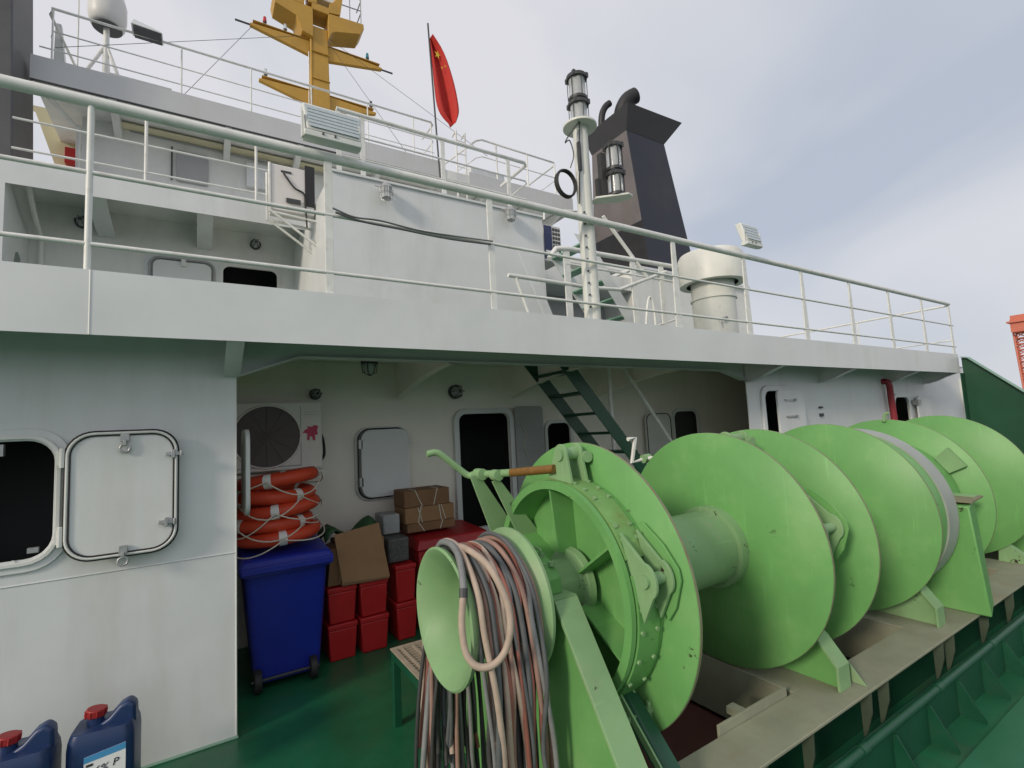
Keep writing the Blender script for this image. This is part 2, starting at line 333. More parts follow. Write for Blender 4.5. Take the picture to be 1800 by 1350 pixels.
# recess back wall
DO = rr(3.185,1.505,.76,1.45,.10); W2 = rr(4.42,1.7,.42,.72,.1); W3 = rr(7.22,1.8,.62,.72,.12)
MB().plate(rect(.23,9.6,0,2.87), [DO,W2,W3], XZ(5.8), (0,.012,0)).build('back_wall', RECESS_LIFT, H)
MB().plate(rr(3.185,1.505,.90,1.59,.16), [DO], XZ(5.74), (0,.06,0)).build('door_frame', WHITE, H, bevel=.006)
MB().plate(rr(4.42,1.7,.52,.82,.14), [W2], XZ(5.77), (0,.03,0)).build('window_frame', WHITE, H, bevel=.004)
MB().plate(rr(7.22,1.8,.72,.82,.16), [W3], XZ(5.77), (0,.03,0)).build('window_frame', WHITE, H, bevel=.004)
MB().box(.3,9.6,7.6,7.62,0,2.87).build('inner_bulkhead', ROOM_DARK, H); MB().box(.0,9.6,5.9,7.6,0.0,.02).build('inner_floor', ROOM_DARK, H)
dl = MB().plate(rr(3.86,1.56,.46,1.50,.05), [], XZ(5.70), (0,.03,0)).build('open_door', GREYP, H, bevel=.004, label='grey weathertight door swung open against the wall')
for z in (1.25,1.72,2.05): MB().box(3.66,4.06,5.685,5.70,z-.012,z+.012).build('stiffener', GREYP, dl)
MB().tube(cat_rom([(3.70,5.68,2.1),(3.78,5.67,1.9),(3.72,5.67,1.8),(3.8,5.68,1.6)]),.006,6).build('lanyard', ROPE, dl)
wc = MB().plate(rr(1.825,1.70,.56,.76,.12,8), [], XZ(5.68), (0,.03,0)).build('closed_window_cover', WHITE, H, bevel=.012, seg=3)
MB().tube(ring_pts(rr(1.815,1.70,.585,.785,.135,8),5.735), .008, 8, True).build('gasket', RUBBER, wc)
MB().plate(rr(1.815,1.70,.64,.84,.16,8), [rr(1.815,1.70,.54,.74,.11,8)], XZ(5.76), (0,.04,0)).build('frame', WHITE2, wc, bevel=.004)
for z in (1.5,1.92): MB().box(1.52,1.56,5.68,5.76,z-.05,z+.05).build('hinge', STEEL, wc)
MB().box(2.10,2.14,5.68,5.74,1.9,1.95).build('clip', STEEL, wc)
wc2 = MB().plate(rr(6.43,1.78,.60,.74,.12,8), [], XZ(5.70), (0,.03,0)).build('open_window_cover', WHITE2, H, bevel=.006)
MB().tube(ring_pts(rr(6.43,1.78,.57,.71,.11,8),5.695), .008, 6, True).build('gasket', RUBBER, wc2)
# beams under the deck in the recess (curved knees)
for bx_ in (2.0,3.62,5.2):
    pr = [(5.8,2.44),(5.72,2.44)]+[(5.72-1.5*t, 2.44+.215*math.sin(t*math.pi/2)) for t in [i/8 for i in range(1,9)]]+[(4.15,2.655),(4.15,2.87),(5.8,2.87)]
    MB().plate(pr, [], YZ(bx_), (.012,0,0)).build('beam_knee', RECESS_LIFT, H)
    lo = pr[1:-2]
    b = MB(); n = len(lo)
    vs = [(bx_-.035,y,z) for y,z in lo]+[(bx_+.047,y,z) for y,z in lo]+[(bx_-.035,y,z-.01) for y,z in lo]+[(bx_+.047,y,z-.01) for y,z in lo]
    fs = []
    for i in range(n-1): fs += [(i,i+1,n+i+1,n+i),(2*n+i,3*n+i,3*n+i+1,2*n+i+1),(i,2*n+i,2*n+i+1,i+1),(n+i,n+i+1,3*n+i+1,3*n+i)]
    b.add(vs,fs).build('beam_flange', RECESS_LIFT, H)
MB().cyl((4.73,5.0,0),(4.73,5.0,2.87),.03,12).build('pillar', RAILW, H)
MB().cyl((4.95,5.0,2.85),(6.15,5.0,1.35),.03,12).build('diagonal_brace', RAILW, H)
# right hand wall section
DR = rr(7.16,1.55,.62,1.62,.12); WR = rr(11.4,1.75,.62,.95,.12)
MB().plate(rect(6.47,14.9,0,2.87), [DR,WR], XZ(4.12), (0,.012,0)).build('front_wall', WHITE, H)
MB().prism([(6.47,4.132,0),(6.48,4.132,0),(9.32,5.8,0),(9.30,5.8,0)], (0,0,2.87)).build('side_wall', WHITE, H)
MB().box(6.6,14.9,5.9,5.92,0,2.87).build('inner_bulkhead', ROOM_DARK, H); MB().box(14.88,14.9,4.133,5.9,0,2.87).build('end_wall', WHITE2, H)
MB().plate(rr(7.20,1.55,.86,1.78,.16), [DR], XZ(4.085), (0,.034,0)).build('door_frame', WHITE, H, bevel=.008)
d2 = MB().plate(rr(7.43,1.56,.72,1.62,.08), [], XZ(4.035), (0,.03,0)).build('open_door', WHITE, H, bevel=.008, label='white weathertight door standing ajar behind the winch')
for z in (2.22,1.98,1.6): MB().box(7.25,7.5,4.015,4.035,z-.012,z+.012).cyl((7.5,4.0,z),(7.5,4.035,z),.02,8).build('door_dog', STEEL, d2)
MB().box(8.35,8.43,4.09,4.12,1.95,2.0).box(8.35,8.43,4.09,4.12,2.08,2.11).build('wall_fitting', GUN, H)
MB().plate(rr(11.4,1.75,.76,1.09,.18), [WR], XZ(4.09), (0,.03,0)).build('window_frame', WHITE, H, bevel=.006)
wc3 = MB().plate(rr(12.28,1.78,.70,.92,.12), [], XZ(4.03), (0,.03,0)).build('open_window_cover', WHITE, H, bevel=.006)
for z in (2.12,1.7): MB().box(11.86,12.0,4.0,4.1,z-.05,z+.05).build('hinge', STEEL, wc3)
MB().tube(cat_rom([(10.70,4.15,2.52),(10.70,4.06,2.52),(10.72,4.02,2.45),(10.76,4.03,2.2),(10.80,4.03,1.6),(10.82,4.03,.4)]), .052, 12).build('red_pipe', mat('red_pipe', (.26,.02,.03), .45, .1, 5), H)
MB().box(14.6,14.75,4.02,4.12,0,2.6).build('wall_stiffener', WHITE2, H)

# ------------------------------------------------------------------ boat deck (roof of the lower deckhouse)
D2 = thing('boat_deck', 'white overhanging deck edge running across above the recess', 'deck edge', (0, 3.55, 2.65))
MB().box(-7,12.7,3.562,20,2.88,3.0).build('deck_slab', mat('deck_grey_green', (.13,.19,.15), .6, .15, 2), D2)
MB().box(12.7,15,4.1,20,2.88,2.9).build('side_slab', WHITE2, D2)
def wavy_fascia(x0,x1,y,z0,z1,n,name,par,m):
    b = MB(); vs = []; fs = []
    for i in range(n+1):
        x = x0+(x1-x0)*i/n
        for z in (z0,(z0+z1)/2,z1): vs.append((x, y+random.uniform(-.0025,.0025)*(1 if 0<i<n else 0), z))
    for i in range(n):
        for j in range(2): fs.append((i*3+j,(i+1)*3+j,(i+1)*3+j+1,i*3+j+1))
    k = len(vs); vs += [(v[0], y+.012, v[2]) for v in vs]; fs += [tuple(k+q for q in reversed(f)) for f in fs]
    for i in range(n): fs += [(i*3,(i+1)*3,k+(i+1)*3,k+i*3),(i*3+2,(i+1)*3+2,k+(i+1)*3+2,k+i*3+2)]
    fs += [(0,1,k+1,k),(1,2,k+2,k+1),(n*3,n*3+1,k+n*3+1,k+n*3),(n*3+1,n*3+2,k+n*3+2,k+n*3+1)]
    return b.add(vs,fs).build(name, m, par, smooth=60)
wavy_fascia(-7,-.525,3.55,2.65,3.022,18,'fascia',D2,WHITE)
wavy_fascia(-.519,12.7,3.548,2.65,3.020,40,'fascia',D2,WHITE)
MB().cyl((-.522,3.549,2.65),(-.522,3.549,3.02),.005,6).build('seam_weld', WHITE2, D2)
MB().box(12.688,12.7,3.562,6,2.65,3.02).build('end_fascia', WHITE, D2)
for x in (.19,-3.2,6.48,8.45,10.8,12.6):
    pr = [(4.12,2.50),(4.04,2.50),(3.90,2.535),(3.75,2.60),(3.57,2.66),(3.565,2.87),(4.12,2.87)]
    MB().plate(pr, [], YZ(x), (.012,0,0)).build('bracket', WHITE, D2)
    lo = pr[:5]; n = len(lo)
    vs = [(x-.045,y,z) for y,z in lo]+[(x+.057,y,z) for y,z in lo]
    b = MB(); b.add([(x_,y_,z_) for x_,y_,z_ in vs]+[(x_,y_,z_-.01) for x_,y_,z_ in vs],
        [f for i in range(n-1) for f in ((i,i+1,n+i+1,n+i),(2*n+i,3*n+i,3*n+i+1,2*n+i+1),(i,2*n+i,2*n+i+1,i+1),(n+i,n+i+1,3*n+i+1,3*n+i))])
    b.build('bracket_flange', WHITE, D2)
# fascia rail
RL = thing('boat_deck_railing', 'white pipe railing with flat posts along the lower overhanging deck edge', 'railing', (0, 3.57, 3.0))
def pipe(name, pts, r, m, par, k=0, n=10): return MB().tube(cat_rom(pts,k) if k else pts, r, n).build(name, m, par, smooth=60)
pipe('top_rail', [(-7,3.57,4.03),(12.62,3.57,4.03)], .034, RAILW, RL, n=14)
pipe('middle_rail', [(-7,3.57,3.60),(12.72,3.57,3.60)], .0135, RAILW, RL)
pipe('lower_rail', [(-7,3.57,3.175),(12.72,3.57,3.175)], .0135, RAILW, RL)
for i, x in enumerate((-5.9,-4.56,-3.22,-1.88,-.54,.78,2.12,4.48,5.80,7.15,8.53,9.89,11.27,12.6)):
    if i < 5: MB().tube([(x,3.57,3.0),(x,3.57,4.02)], .017, 10).build('post', RAILW, RL, smooth=60)
    else:
        wb, wt = (.028,.028) if i < 7 else (.055,.032)
        MB().hexa([(x-wb,3.562,3.0),(x+wb,3.562,3.0),(x+wb,3.578,3.0),(x-wb,3.578,3.0)],
                  [(x-wt,3.562,4.0),(x+wt,3.562,4.0),(x+wt,3.578,4.0),(x-wt,3.578,4.0)]).build('post', RAILW, RL, bevel=.002)
pipe('end_rail', [(12.62,3.57,4.0),(12.62,9.0,4.0)], .02, RAILW, RL); pipe('end_rail', [(12.62,3.57,3.3),(12.62,9,3.3)], .0135, RAILW, RL)
for y in (5.2,6.9): pipe('post', [(12.62,y,3),(12.62,y,4.0)], .015, RAILW, RL)
cb = [(.82,3.54,3.615),(1.0,3.535,3.58),(1.3,3.54,3.575),(1.7,3.54,3.565),(2.1,3.54,3.58),(2.6,3.54,3.585),(3.2,3.55,3.6)][:5]
MB().tube(cat_rom(cb,6), .0085, 8).build('power_cable', HOSES[3], label='black cable tied along the middle rail of the lower railing', cat='cable', loc=(.82,3.54,3.6), smooth=60)
MB().tube(cat_rom([(.8,3.535,3.64),(.95,3.53,3.60),(1.15,3.535,3.61),(1.5,3.54,3.59),(2.12,3.54,3.61)],6), .007, 6).build('lashing_cord', HOSES[5], label='thin grey cord wound on the middle rail beside the black cable', cat='cord', loc=(.8,3.54,3.6), smooth=60)

# ------------------------------------------------------------------ mooring winch
AY, AZ = 2.213, 1.158
WN = thing('mooring_winch', 'light green mooring winch with large disc flanges on a tan base frame', 'winch', (4.0, 2.2, 0))
AX = (0, AY, AZ)
def yz(r, deg):          # angle measured from the camera side (-Y) upwards
    a = R(deg); return AY-r*math.cos(a), AZ+r*math.sin(a)
bf = MB().box(1.50,9.2,1.50,1.75,.384,.40).build('base_frame', TAN, WN, bevel=.003)
MB().box(1.50,9.2,1.70,1.715,0,.384).build('frame_gap_sheet', DARKG, bf)  # dark sheet set back, standing in for the dim gap under the beam
MB().box(1.5,9.2,2.62,2.90,.384,.40).build('rear_beam', TAN, bf); MB().box(1.5,9.2,2.87,2.885,0,.384).build('rear_web', TAN, bf)
MB().box(1.5,9.2,1.8,2.6,.0,.02).build('floor_plate', REDOX, bf)
for a, b_ in ((1.55,1.78),(2.93,3.42),(4.40,4.75),(4.95,5.62),(6.6,7.0),(7.6,8.2)):
    MB().box(a,b_,1.752,2.618,.384,.3985).build('cross_plate', TAN, bf, bevel=.002)
    MB().box(a,a+.012,1.752,2.618,.05,.384).build('cross_web', TAN, bf)
    MB().box(b_-.012,b_,1.752,2.618,.05,.384).build('cross_web', REDOX, bf)
MB().box(2.24,2.86,1.752,1.766,.36,.448).build('edge_lip', TAN, bf, bevel=.002)
MB().box(2.44,2.50,1.75,1.85,.402,.44).build('latch', TAN, bf)
for x in (1.75,2.25,2.66,3.30,3.52,4.38,4.58,5.30,5.95,6.6,7.5):
    MB().prism([(x,1.512,.383),(x,1.575,.383),(x,1.575,.10),(x,1.562,.10),(x,1.516,.26)], (.012,0,0)).build('leg_gusset', OLIVE_SHADE, bf, bevel=.001)
# shaft
MB().cyl((1.18,AY,AZ),(8.6,AY,AZ),.085,24).build('shaft', LIMEP, WN)
MB().cyl((1.485,AY,AZ),(1.505,AY,AZ),.135,28).build('rusty_collar', mat('rust', RUST, .8, .3, 20), WN)
MB().lathe([(1.51,.09),(1.51,.128),(1.60,.135),(1.68,.135),(1.69,.18),(1.73,.19),(1.74,.09)], AX).build('hub', LIMEP, WN, bevel=.004)
# warping head
whd = MB().lathe([(.95,.292),(.945,.302),(.952,.312),(.975,.306),(1.02,.258),(1.08,.222),(1.15,.212),(1.22,.222),(1.28,.268),(1.318,.335),(1.33,.348),(1.345,.346),(1.352,.30),(1.352,.09),(1.27,.09),(1.25,.135),(1.18,.175),(1.08,.188),(1.01,.228),(.965,.276)], AX, n=72).build('warping_head', LIMEP, WN, smooth=50)
MB().cyl((1.12,AY-.185,AZ+.05),(1.12,AY+.02,AZ+.05),.006,8).build('inner_rod', LIMEP, whd)
# pedestal beside the warping head
pd = MB().plate([(2.46,1.19),(1.93,1.19),(1.13,.0),(3.25,.0)], [], YZ(1.42), (.012,0,0)).build('pedestal', LIME, WN)
MB().prism([(1.385,1.925,1.205),(1.385,1.935,1.19),(1.385,1.135,0),(1.385,1.115,0.0)], (.135,0,0)).build('pedestal_flange', LIMEP, pd, bevel=.002)
MB().prism([(1.385,2.465,1.205),(1.385,2.455,1.19),(1.385,3.245,0),(1.385,3.265,0)], (.135,0,0)).build('pedestal_flange', LIMEP, pd)
MB().box(1.385,1.52,1.93,2.46,1.19,1.208).build('pedestal_top', LIMEP, pd)
bb = MB().plate([(1.99,1.208),(1.99,1.28),(2.05,1.34),(2.13,1.37),(2.30,1.37),(2.38,1.34),(2.44,1.28),(2.44,1.208)], [], YZ(1.375), (.105,0,0)).build('bearing_block', LIME, WN, bevel=.006)
for y in (2.03,2.11,2.31,2.39):
    for x in (1.40,1.455): MB().cyl((x,y,1.33),(x,y,1.375 if 2.05<y<2.38 else 1.35),.016,6).build('bolt', LIMEP, bb)
MB().tube(cat_rom([(1.43,2.1,1.37),(1.43,2.08,1.40),(1.43,2.15,1.405),(1.43,2.2,1.38)]),.006,6).build('grease_pipe', LIMEP, bb)

def disc(x, name='flange', R_=.75, m=LIME, par=None, t=.024):
    d = MB().lathe([(x,.10),(x,R_-.002),(x+.002,R_),(x+t-.002,R_),(x+t,R_-.002),(x+t,.10)], AX, n=96).build(name, m, par or WN, smooth=50)
    MB().lathe([(x+.006,R_-.004),(x+.006,R_+.0012),(x+t-.006,R_+.0012),(x+t-.006,R_-.004)], AX, n=96).build('worn_edge', CHIP, d, smooth=50)
    return d
def brake(x0, x1, sgn, full):
    """brake drum with dished rim; open side at x0"""
    b = MB().lathe([(x0,.512),(x0,.556),(x0+.025,.558),(x0+.027,.540),(x1-.03,.540),(x1-.028,.558),(x1-.004,.558),(x1-.004,.15),(x1-.03,.15),(x1-.03,.50),(x0+.03,.508)], AX, n=96).build('brake_drum', LIME, WN, smooth=40)
    if full:
        for k in range(6):
            a = R(60*k+33); ca, sa = -math.cos(a), math.sin(a); n_ = Vector((0,-sa,ca))*.006
            P = lambda x_, r_: Vector((x_, AY+r_*ca, AZ+r_*sa))
            MB().prism([P(x1-.03,.13)-n_, P(x0+.045,.17)-n_, P(x0+.02,.505)-n_, P(x1-.03,.505)-n_], n_*2).build('rib', LIME, b)
    # band: from 28 deg round the back to 12 deg, open on the camera side
    def arc(a0, a1, r0, r1, xa, xb, m, nm, n=60):
        vs = []; fs = []
        for i in range(n+1):
            d = a0+(a1-a0)*i/n
            for xx, r_ in ((xa,r0),(xb,r0),(xb,r1),(xa,r1)):
                y, z = yz(r_, d); vs.append((xx,y,z))
        for i in range(n):
            for k in range(4): fs.append((i*4+k,(i+1)*4+k,(i+1)*4+(k+1)%4,i*4+(k+1)%4))
        fs += [(0,1,2,3),(n*4,n*4+1,n*4+2,n*4+3)]
        return MB().add(vs,fs).build(nm, m, b, smooth=40)
    xa, xb = x0+.035, x1-.036
    arc(24, 265, .543, .566, xa, xb, LIMER, 'brake_band'); arc(-95, 17, .543, .566, xa, xb, LIME, 'brake_band')
    for d in (74, 66, 58, 40, 33, 2, -8, -22, -36, -48):
        for xx in (xa+.018, xb-.018):
            y0_, z0_ = yz(.566, d); y1_, z1_ = yz(.576, d); MB().cyl((xx,y0_,z0_),(xx,y1_,z1_),.011,6).build('bolt', LIMEP, b)
    # lugs
    def lug(deg, prof, xs, m):
        a = R(deg); ra = Vector((0,-math.cos(a),math.sin(a))); ta = Vector((0,math.sin(a),math.cos(a)))   # outward, and along the band upwards
        c = Vector((0,AY,AZ))
        for xx in xs:
            MB().prism([c+ra*r_+ta*t_+Vector((xx,0,0)) for r_, t_ in prof], (.016,0,0)).build('lug', m, b, bevel=.002)
        return c, ra, ta
    teardrop = [(.555,-.20)]+[(.64+.052*math.cos(q)*1.0, -.03+.075*math.sin(q)) for q in [R(-80+i*20) for i in range(9)]]+[(.600,.12),(.555,.19)]
    c, ra, ta = lug(17, teardrop, (xa+.005, xb-.02), LIMEP)
    p0 = c+ra*.635+ta*-.03
    MB().cyl(p0+Vector((xa-.012,0,0)), p0+Vector((xb+.012,0,0)), .028, 18).build('pin', LIMEP, b)
    cap = [(.566,-.22),(.63,-.17),(.705,-.06),(.71,-.01),(.665,.10),(.585,.21),(.566,.22)]
    a = R(17)
    MB().prism([c+ra*r_+ta*t_+Vector((xb+.01,0,0)) for r_, t_ in cap], (.012,0,0)).build('lug_plate', LIME, b, bevel=.002)
    tl = [(.560,-.10)]+[(.70+.055*math.cos(q), .052*math.sin(q)) for q in [R(-90+i*20) for i in range(10)]]+[(.560,.10)]
    c, ra, ta = lug(84, tl, (xa-.004, xb-.03), LIMEP)
    p0 = c+ra*.70; MB().cyl(p0+Vector((xa-.016,0,0)), p0+Vector((xb+.0,0,0)), .034, 18).build('pin', LIMEP, b)
    p1 = p0+Vector((xb-.0,-.07,-.02)); MB().cyl(p1, p1+Vector((.0,.10,.0))+Vector((.02,0,0)), .03, 14).build('spindle_nut', LIMEP, b)
    return b
brake(1.60, 1.80, 1, True)
disc(1.80)
MB().lathe([(1.824,.12),(1.824,.232),(2.93,.232),(2.93,.12)], AX, n=48).build('drum_barrel', LIMEP, WN)
MB().lathe([(2.86,.228),(2.86,.262),(2.93,.262),(2.93,.228)], AX, n=48).build('barrel_collar', LIMEP, WN)
disc(2.93)
brake(3.02, 3.30, 1, False)
disc(3.48)
MB().lathe([(3.30,.12),(3.30,.30),(3.48,.30),(3.48,.12)], AX, n=48).build('drum_hub', LIME, WN)
MB().lathe([(3.504,.12),(3.504,.232),(4.45,.232),(4.45,.12)], AX, n=48).build('drum_barrel', LIMEP, WN)
disc(4.457)
MB().lathe([(4.60,.12),(4.60,.62),(4.62,.665),(4.66,.68),(5.02,.68),(5.04,.66),(5.05,.12)], AX, n=72).build('gear_cover', LIME, WN, smooth=50)
MB().lathe([(4.80,.60),(4.80,.692),(5.0,.692),(5.0,.60)], AX, n=72).build('cover_band', mat('grey_green', (.33,.36,.33), .5, .1, 4), WN, smooth=50)
gp = MB().hexa([(5.06,1.42,.40),(5.42,1.50,.40),(5.42,2.9,.40),(5.06,2.9,.40)], [(5.06,1.47,1.22),(5.36,1.52,1.235),(5.36,2.9,1.235),(5.06,2.9,1.22)]).build('gear_pedestal', LIME, WN, bevel=.012)
MB().prism([(5.10,1.46,1.24),(5.40,1.47,1.255),(5.40,1.75,1.26),(5.10,1.75,1.245)], (0,0,.012)).build('pedestal_lip', CHIP, gp)
MB().prism([(5.30,1.50,1.252),(5.40,1.50,1.256),(5.40,1.70,1.262),(5.30,1.70,1.258)], (0,0,.014)).build('pedestal_lip', LIMEP, gp)
disc(5.62)
MB().lathe([(5.40,.12),(5.40,.55),(5.60,.55),(5.60,.12)], AX, n=72).build('brake_drum', LIME, WN, smooth=50)
y_, z_ = yz(.62,30); 
MB().prism([(5.56,AY-.62*math.cos(R(d))*k,AZ+.62*math.sin(R(d))*k) for d,k in ((28,.90),(28,1.12),(44,1.12),(44,.90))], (.05,0,0)).build('band_stop', LIMEP, WN)
y_, z_ = yz(.735,86); MB().tube([(5.60,y_+.02,z_),(5.60,y_,z_+.07),(5.60,y_-.03,z_+.08)], .016, 8).build('spindle_end', LIMEP, WN)
y_, z_ = yz(.60,-20); MB().cyl((5.52,y_-.04,z_),(5.60,y_-.04,z_),.03,8).build('bolt', LIMEP, WN)
MB().lathe([(5.644,.12),(5.644,.232),(6.92,.232),(6.92,.12)], AX, n=48).build('drum_barrel', LIMEP, WN)
disc(6.92)
MB().hexa([(7.5,1.3,.40),(7.64,1.3,.40),(7.64,2.9,.40),(7.5,2.9,.40)], [(7.5,1.95,1.3),(7.64,1.95,1.3),(7.64,2.45,1.3),(7.5,2.45,1.3)]).build('end_pedestal', LIME, WN, bevel=.01)
# drum supports standing on the frame
for x in (3.17, 4.62):
    pr = [(1.60,.40),(1.60,.53),(1.70,.66),(1.78,.70),(2.7,.70),(2.7,.40)]
    q = MB().plate(pr, [], YZ(x), (.012,0,0)).build('drum_support', LIME if x<4 else LIMEP, WN)
    MB().prism([(x-.055,1.585,.401),(x-.055,1.585,.535),(x-.055,1.69,.672),(x-.055,1.78,.712),(x-.055,1.78,.70),(x-.055,1.70,.66),(x-.055,1.60,.53),(x-.055,1.60,.401)], (.125,0,0)).build('support_flange', LIMEP, q, bevel=.001)
MB().prism([(3.30,1.53,.401),(3.30,1.82,.75),(3.30,1.84,.75),(3.30,1.84,.401)], (.008,0,0)).build('triangular_plate', LIMEP, WN)
MB().prism([(6.95,1.53,.401),(6.95,1.82,.62),(6.95,1.84,.401)], (.09,0,0)).build('triangular_plate', LIMEP, WN)
# brake strut in front of the first drum
st = MB().hexa([(1.66,1.10,0.02),(1.70,1.06,.02),(1.76,1.06,.02),(1.72,1.10,.02)], [(1.66,1.90,.75),(1.70,1.86,.77),(1.76,1.86,.77),(1.72,1.90,.75)]).build('band_strut', DARKG, WN)
MB().hexa([(1.655,1.10,0.03),(1.665,1.10,.03),(1.665,1.055,.03),(1.655,1.055,.03)], [(1.655,1.90,.78),(1.665,1.90,.78),(1.665,1.85,.78),(1.655,1.85,.78)]).build('strut_flange', LIMEP, st)
MB().box(1.60,1.82,1.765,1.795,.655,.675).build('strut_cross_bar', LIMEP, st)
for x in (1.63,1.79): MB().cyl((x,1.78,.62),(x,1.78,.70),.012,6).build('bolt', LIMEP, st)
# hand crank and stand of the first brake
cs = MB().prism([(1.40,2.745,1.73),(1.46,2.745,1.74),(1.95,2.745,1.02),(1.66,2.745,1.02)], (0,.012,0)).build('crank_stand', LIMEP, WN, bevel=.002)
MB().prism([(1.47,2.60,1.70),(1.52,2.60,1.71),(2.05,2.60,1.02),(1.80,2.60,1.02)], (0,.012,0)).build('stand_plate', LIMEP, cs, bevel=.002)
MB().cyl((1.475,2.72,1.735),(1.475,2.80,1.735),.035,14).build('bush', LIMEP, cs); MB().cyl((1.50,2.57,1.735),(1.50,2.63,1.735),.033,14).build('bush', LIMEP, cs)
ck = pipe('hand_crank', [(1.20,2.93,1.875),(1.26,2.92,1.882),(1.32,2.91,1.84),(1.44,2.89,1.735),(1.475,2.86,1.72)], .021, LIMEP, WN, 5)
MB().tube([(1.475,2.87,1.725),(1.545,2.50,1.75)], .022, 12).build('spindle', LIMEP, ck); MB().tube([(1.545,2.50,1.75),(1.62,2.18,1.778)], .024, 12).build('greased_thread', mat('greased_thread', (.20,.10,.02), .45, .25, 30), ck)
pipe('hand_crank', [(2.90,2.9,1.875),(2.98,2.9,1.885),(2.925,2.9,1.69),(3.05,2.88,1.71),(3.12,2.5,1.74)], .017, RAILW, WN)
MB().cyl((3.02,2.87,1.71),(3.09,2.87,1.715),.035,12).build('bush', LIMEP, WN)

# ------------------------------------------------------------------ coaming in front of the winch
CO = thing('deck_coaming', 'low dark green coaming with pipe and triangular stays in front of the winch', 'coaming', (4, 1.44, 0))
MB().box(.6,9.5,1.405,1.415,0,.235).build('coaming_plate', DARKG, CO)
MB().tube([(.6,1.41,.25),(9.5,1.41,.25)], .024, 12).build('pipe', DARKG, CO, smooth=60)
MB().tube([(.6,1.455,.225),(9.5,1.455,.225)], .014, 10).build('thin_pipe', DARKG, CO, smooth=60)
x = .9
while x < 9.3:
    MB().prism([(x,1.404,.0),(x,1.404,.22),(x,1.385,.22),(x,1.27,.015),(x,1.27,0)], (.010,0,0)).build('stay', DARKG, CO); x += .47
for x in (1.9,2.9,3.9,4.9,6.1): MB().cyl((x,1.41,.25),(x+.06,1.41,.25),.029,12).build('pipe_coupling', DARKG, CO)

# ------------------------------------------------------------------ hoses over the warping head
def hose_name(ci): return ('cream','pink','salmon','grey','dark grey','pale grey')[ci]
HD = ['first','second','third','fourth','fifth','sixth','seventh','eighth','ninth','tenth','eleventh','twelfth','thirteenth','fourteenth']
order = [5,0,4,1,3,2,4,1,3,4,0,3,4,2,5,3,1,4,3,0,4,3,2,4,1,3,4,5,3,0,4,2,3,4,1,3,4,5,2,4,3,1]
seen = {}
nh = len(order); rr_h = random.Random(3)
for i, ci in enumerate(order):
    t = i/(nh-1); x = 1.005+.265*t; lay = (i*2) % 3
    base = .222+.10*max(0, abs(t-.5)*2-.55)**1.2
    r_ = base+.018+.028*lay; rad_ = rr_h.choice((.0105,.012,.0135))
    pts = []
    zl = .10+.35*rr_h.random(); zr = .03+.10*rr_h.random()
    dx1 = rr_h.uniform(-.06,.10); dx2 = rr_h.uniform(-.08,.03)
    pts.append((x-.06+dx1, AY+r_-.02+rr_h.uniform(-.03,.05), zl)); pts.append((x-.05+dx1*.8, AY+r_+rr_h.uniform(-.02,.03), .60)); pts.append((x-.02+dx1*.3, AY+r_+.012, .92))
    for d in (0,30,62,90,118,150,180):
        a = R(d); pts.append((x+.018*math.sin(a*1.3+i), AY+r_*math.cos(a), AZ+r_*math.sin(a)))
    pts.append((x+.01+dx2*.2, AY-r_-.015-.01*lay, .92)); pts.append((x+.03+dx2*.7+rr_h.uniform(-.03,.03), AY-r_+rr_h.uniform(-.03,.02), .62)); pts.append((x+.05+dx2, AY-r_+.02+rr_h.uniform(-.05,.03), .34)); pts.append((x+.03+dx2*1.2, AY-r_+.05+rr_h.uniform(-.06,.06), zr))
    k = seen.get(ci, 0); seen[ci] = k+1
    MB().tube(cat_rom(pts,6), rad_, 8).build('hose', HOSES[ci], label=f'{HD[k]} {hose_name(ci)} hose from the bell mouth draped over the warping head', cat='hose', group='hoses hung over the warping head', loc=(x,AY,.1), smooth=70)
lp = [(1.04,2.36,1.43),(1.02,2.15,1.475),(1.03,2.02,1.465),(1.045,1.9,1.419),(1.075,1.84,1.311),(1.082,1.82,1.213),(1.057,1.82,1.12),(1.007,1.84,1.065),(.95,1.87,1.062),(.917,1.9,1.109),(.911,1.92,1.204),(.923,1.93,1.299),(.932,1.937,1.325)]
MB().tube(cat_rom(lp,8), .0148, 10).build('looped_hose', HOSES[0], label='cream hose end curled into a big open loop beside the bell mouth', cat='hose', group='hoses hung over the warping head', loc=(1.05,AY-.3,.97), smooth=70)
MB().tube([(.930,1.934,1.318),(.937,1.944,1.352)], .018, 10).build('hose_coupling', GUN, label='small dark coupling joining cream and grey hose at the bell mouth rim', cat='coupling', loc=(.93,1.934,1.318))
lp2 = [(.936,1.942,1.345),(.952,1.985,1.405),(.975,2.07,1.465),(.995,2.2,1.485),(1.01,2.36,1.44),(1.02,2.50,1.22),(1.0,2.51,.8),(.93,2.46,.4),(.9,2.46,.05)]
MB().tube(cat_rom(lp2,7), .0148, 10).build('rim_hose', HOSES[5], label='pale grey hose lying closest along the bell mouth rim, joined to the cream loop', cat='hose', group='hoses hung over the warping head', loc=(1.0,AY,.05), smooth=70)

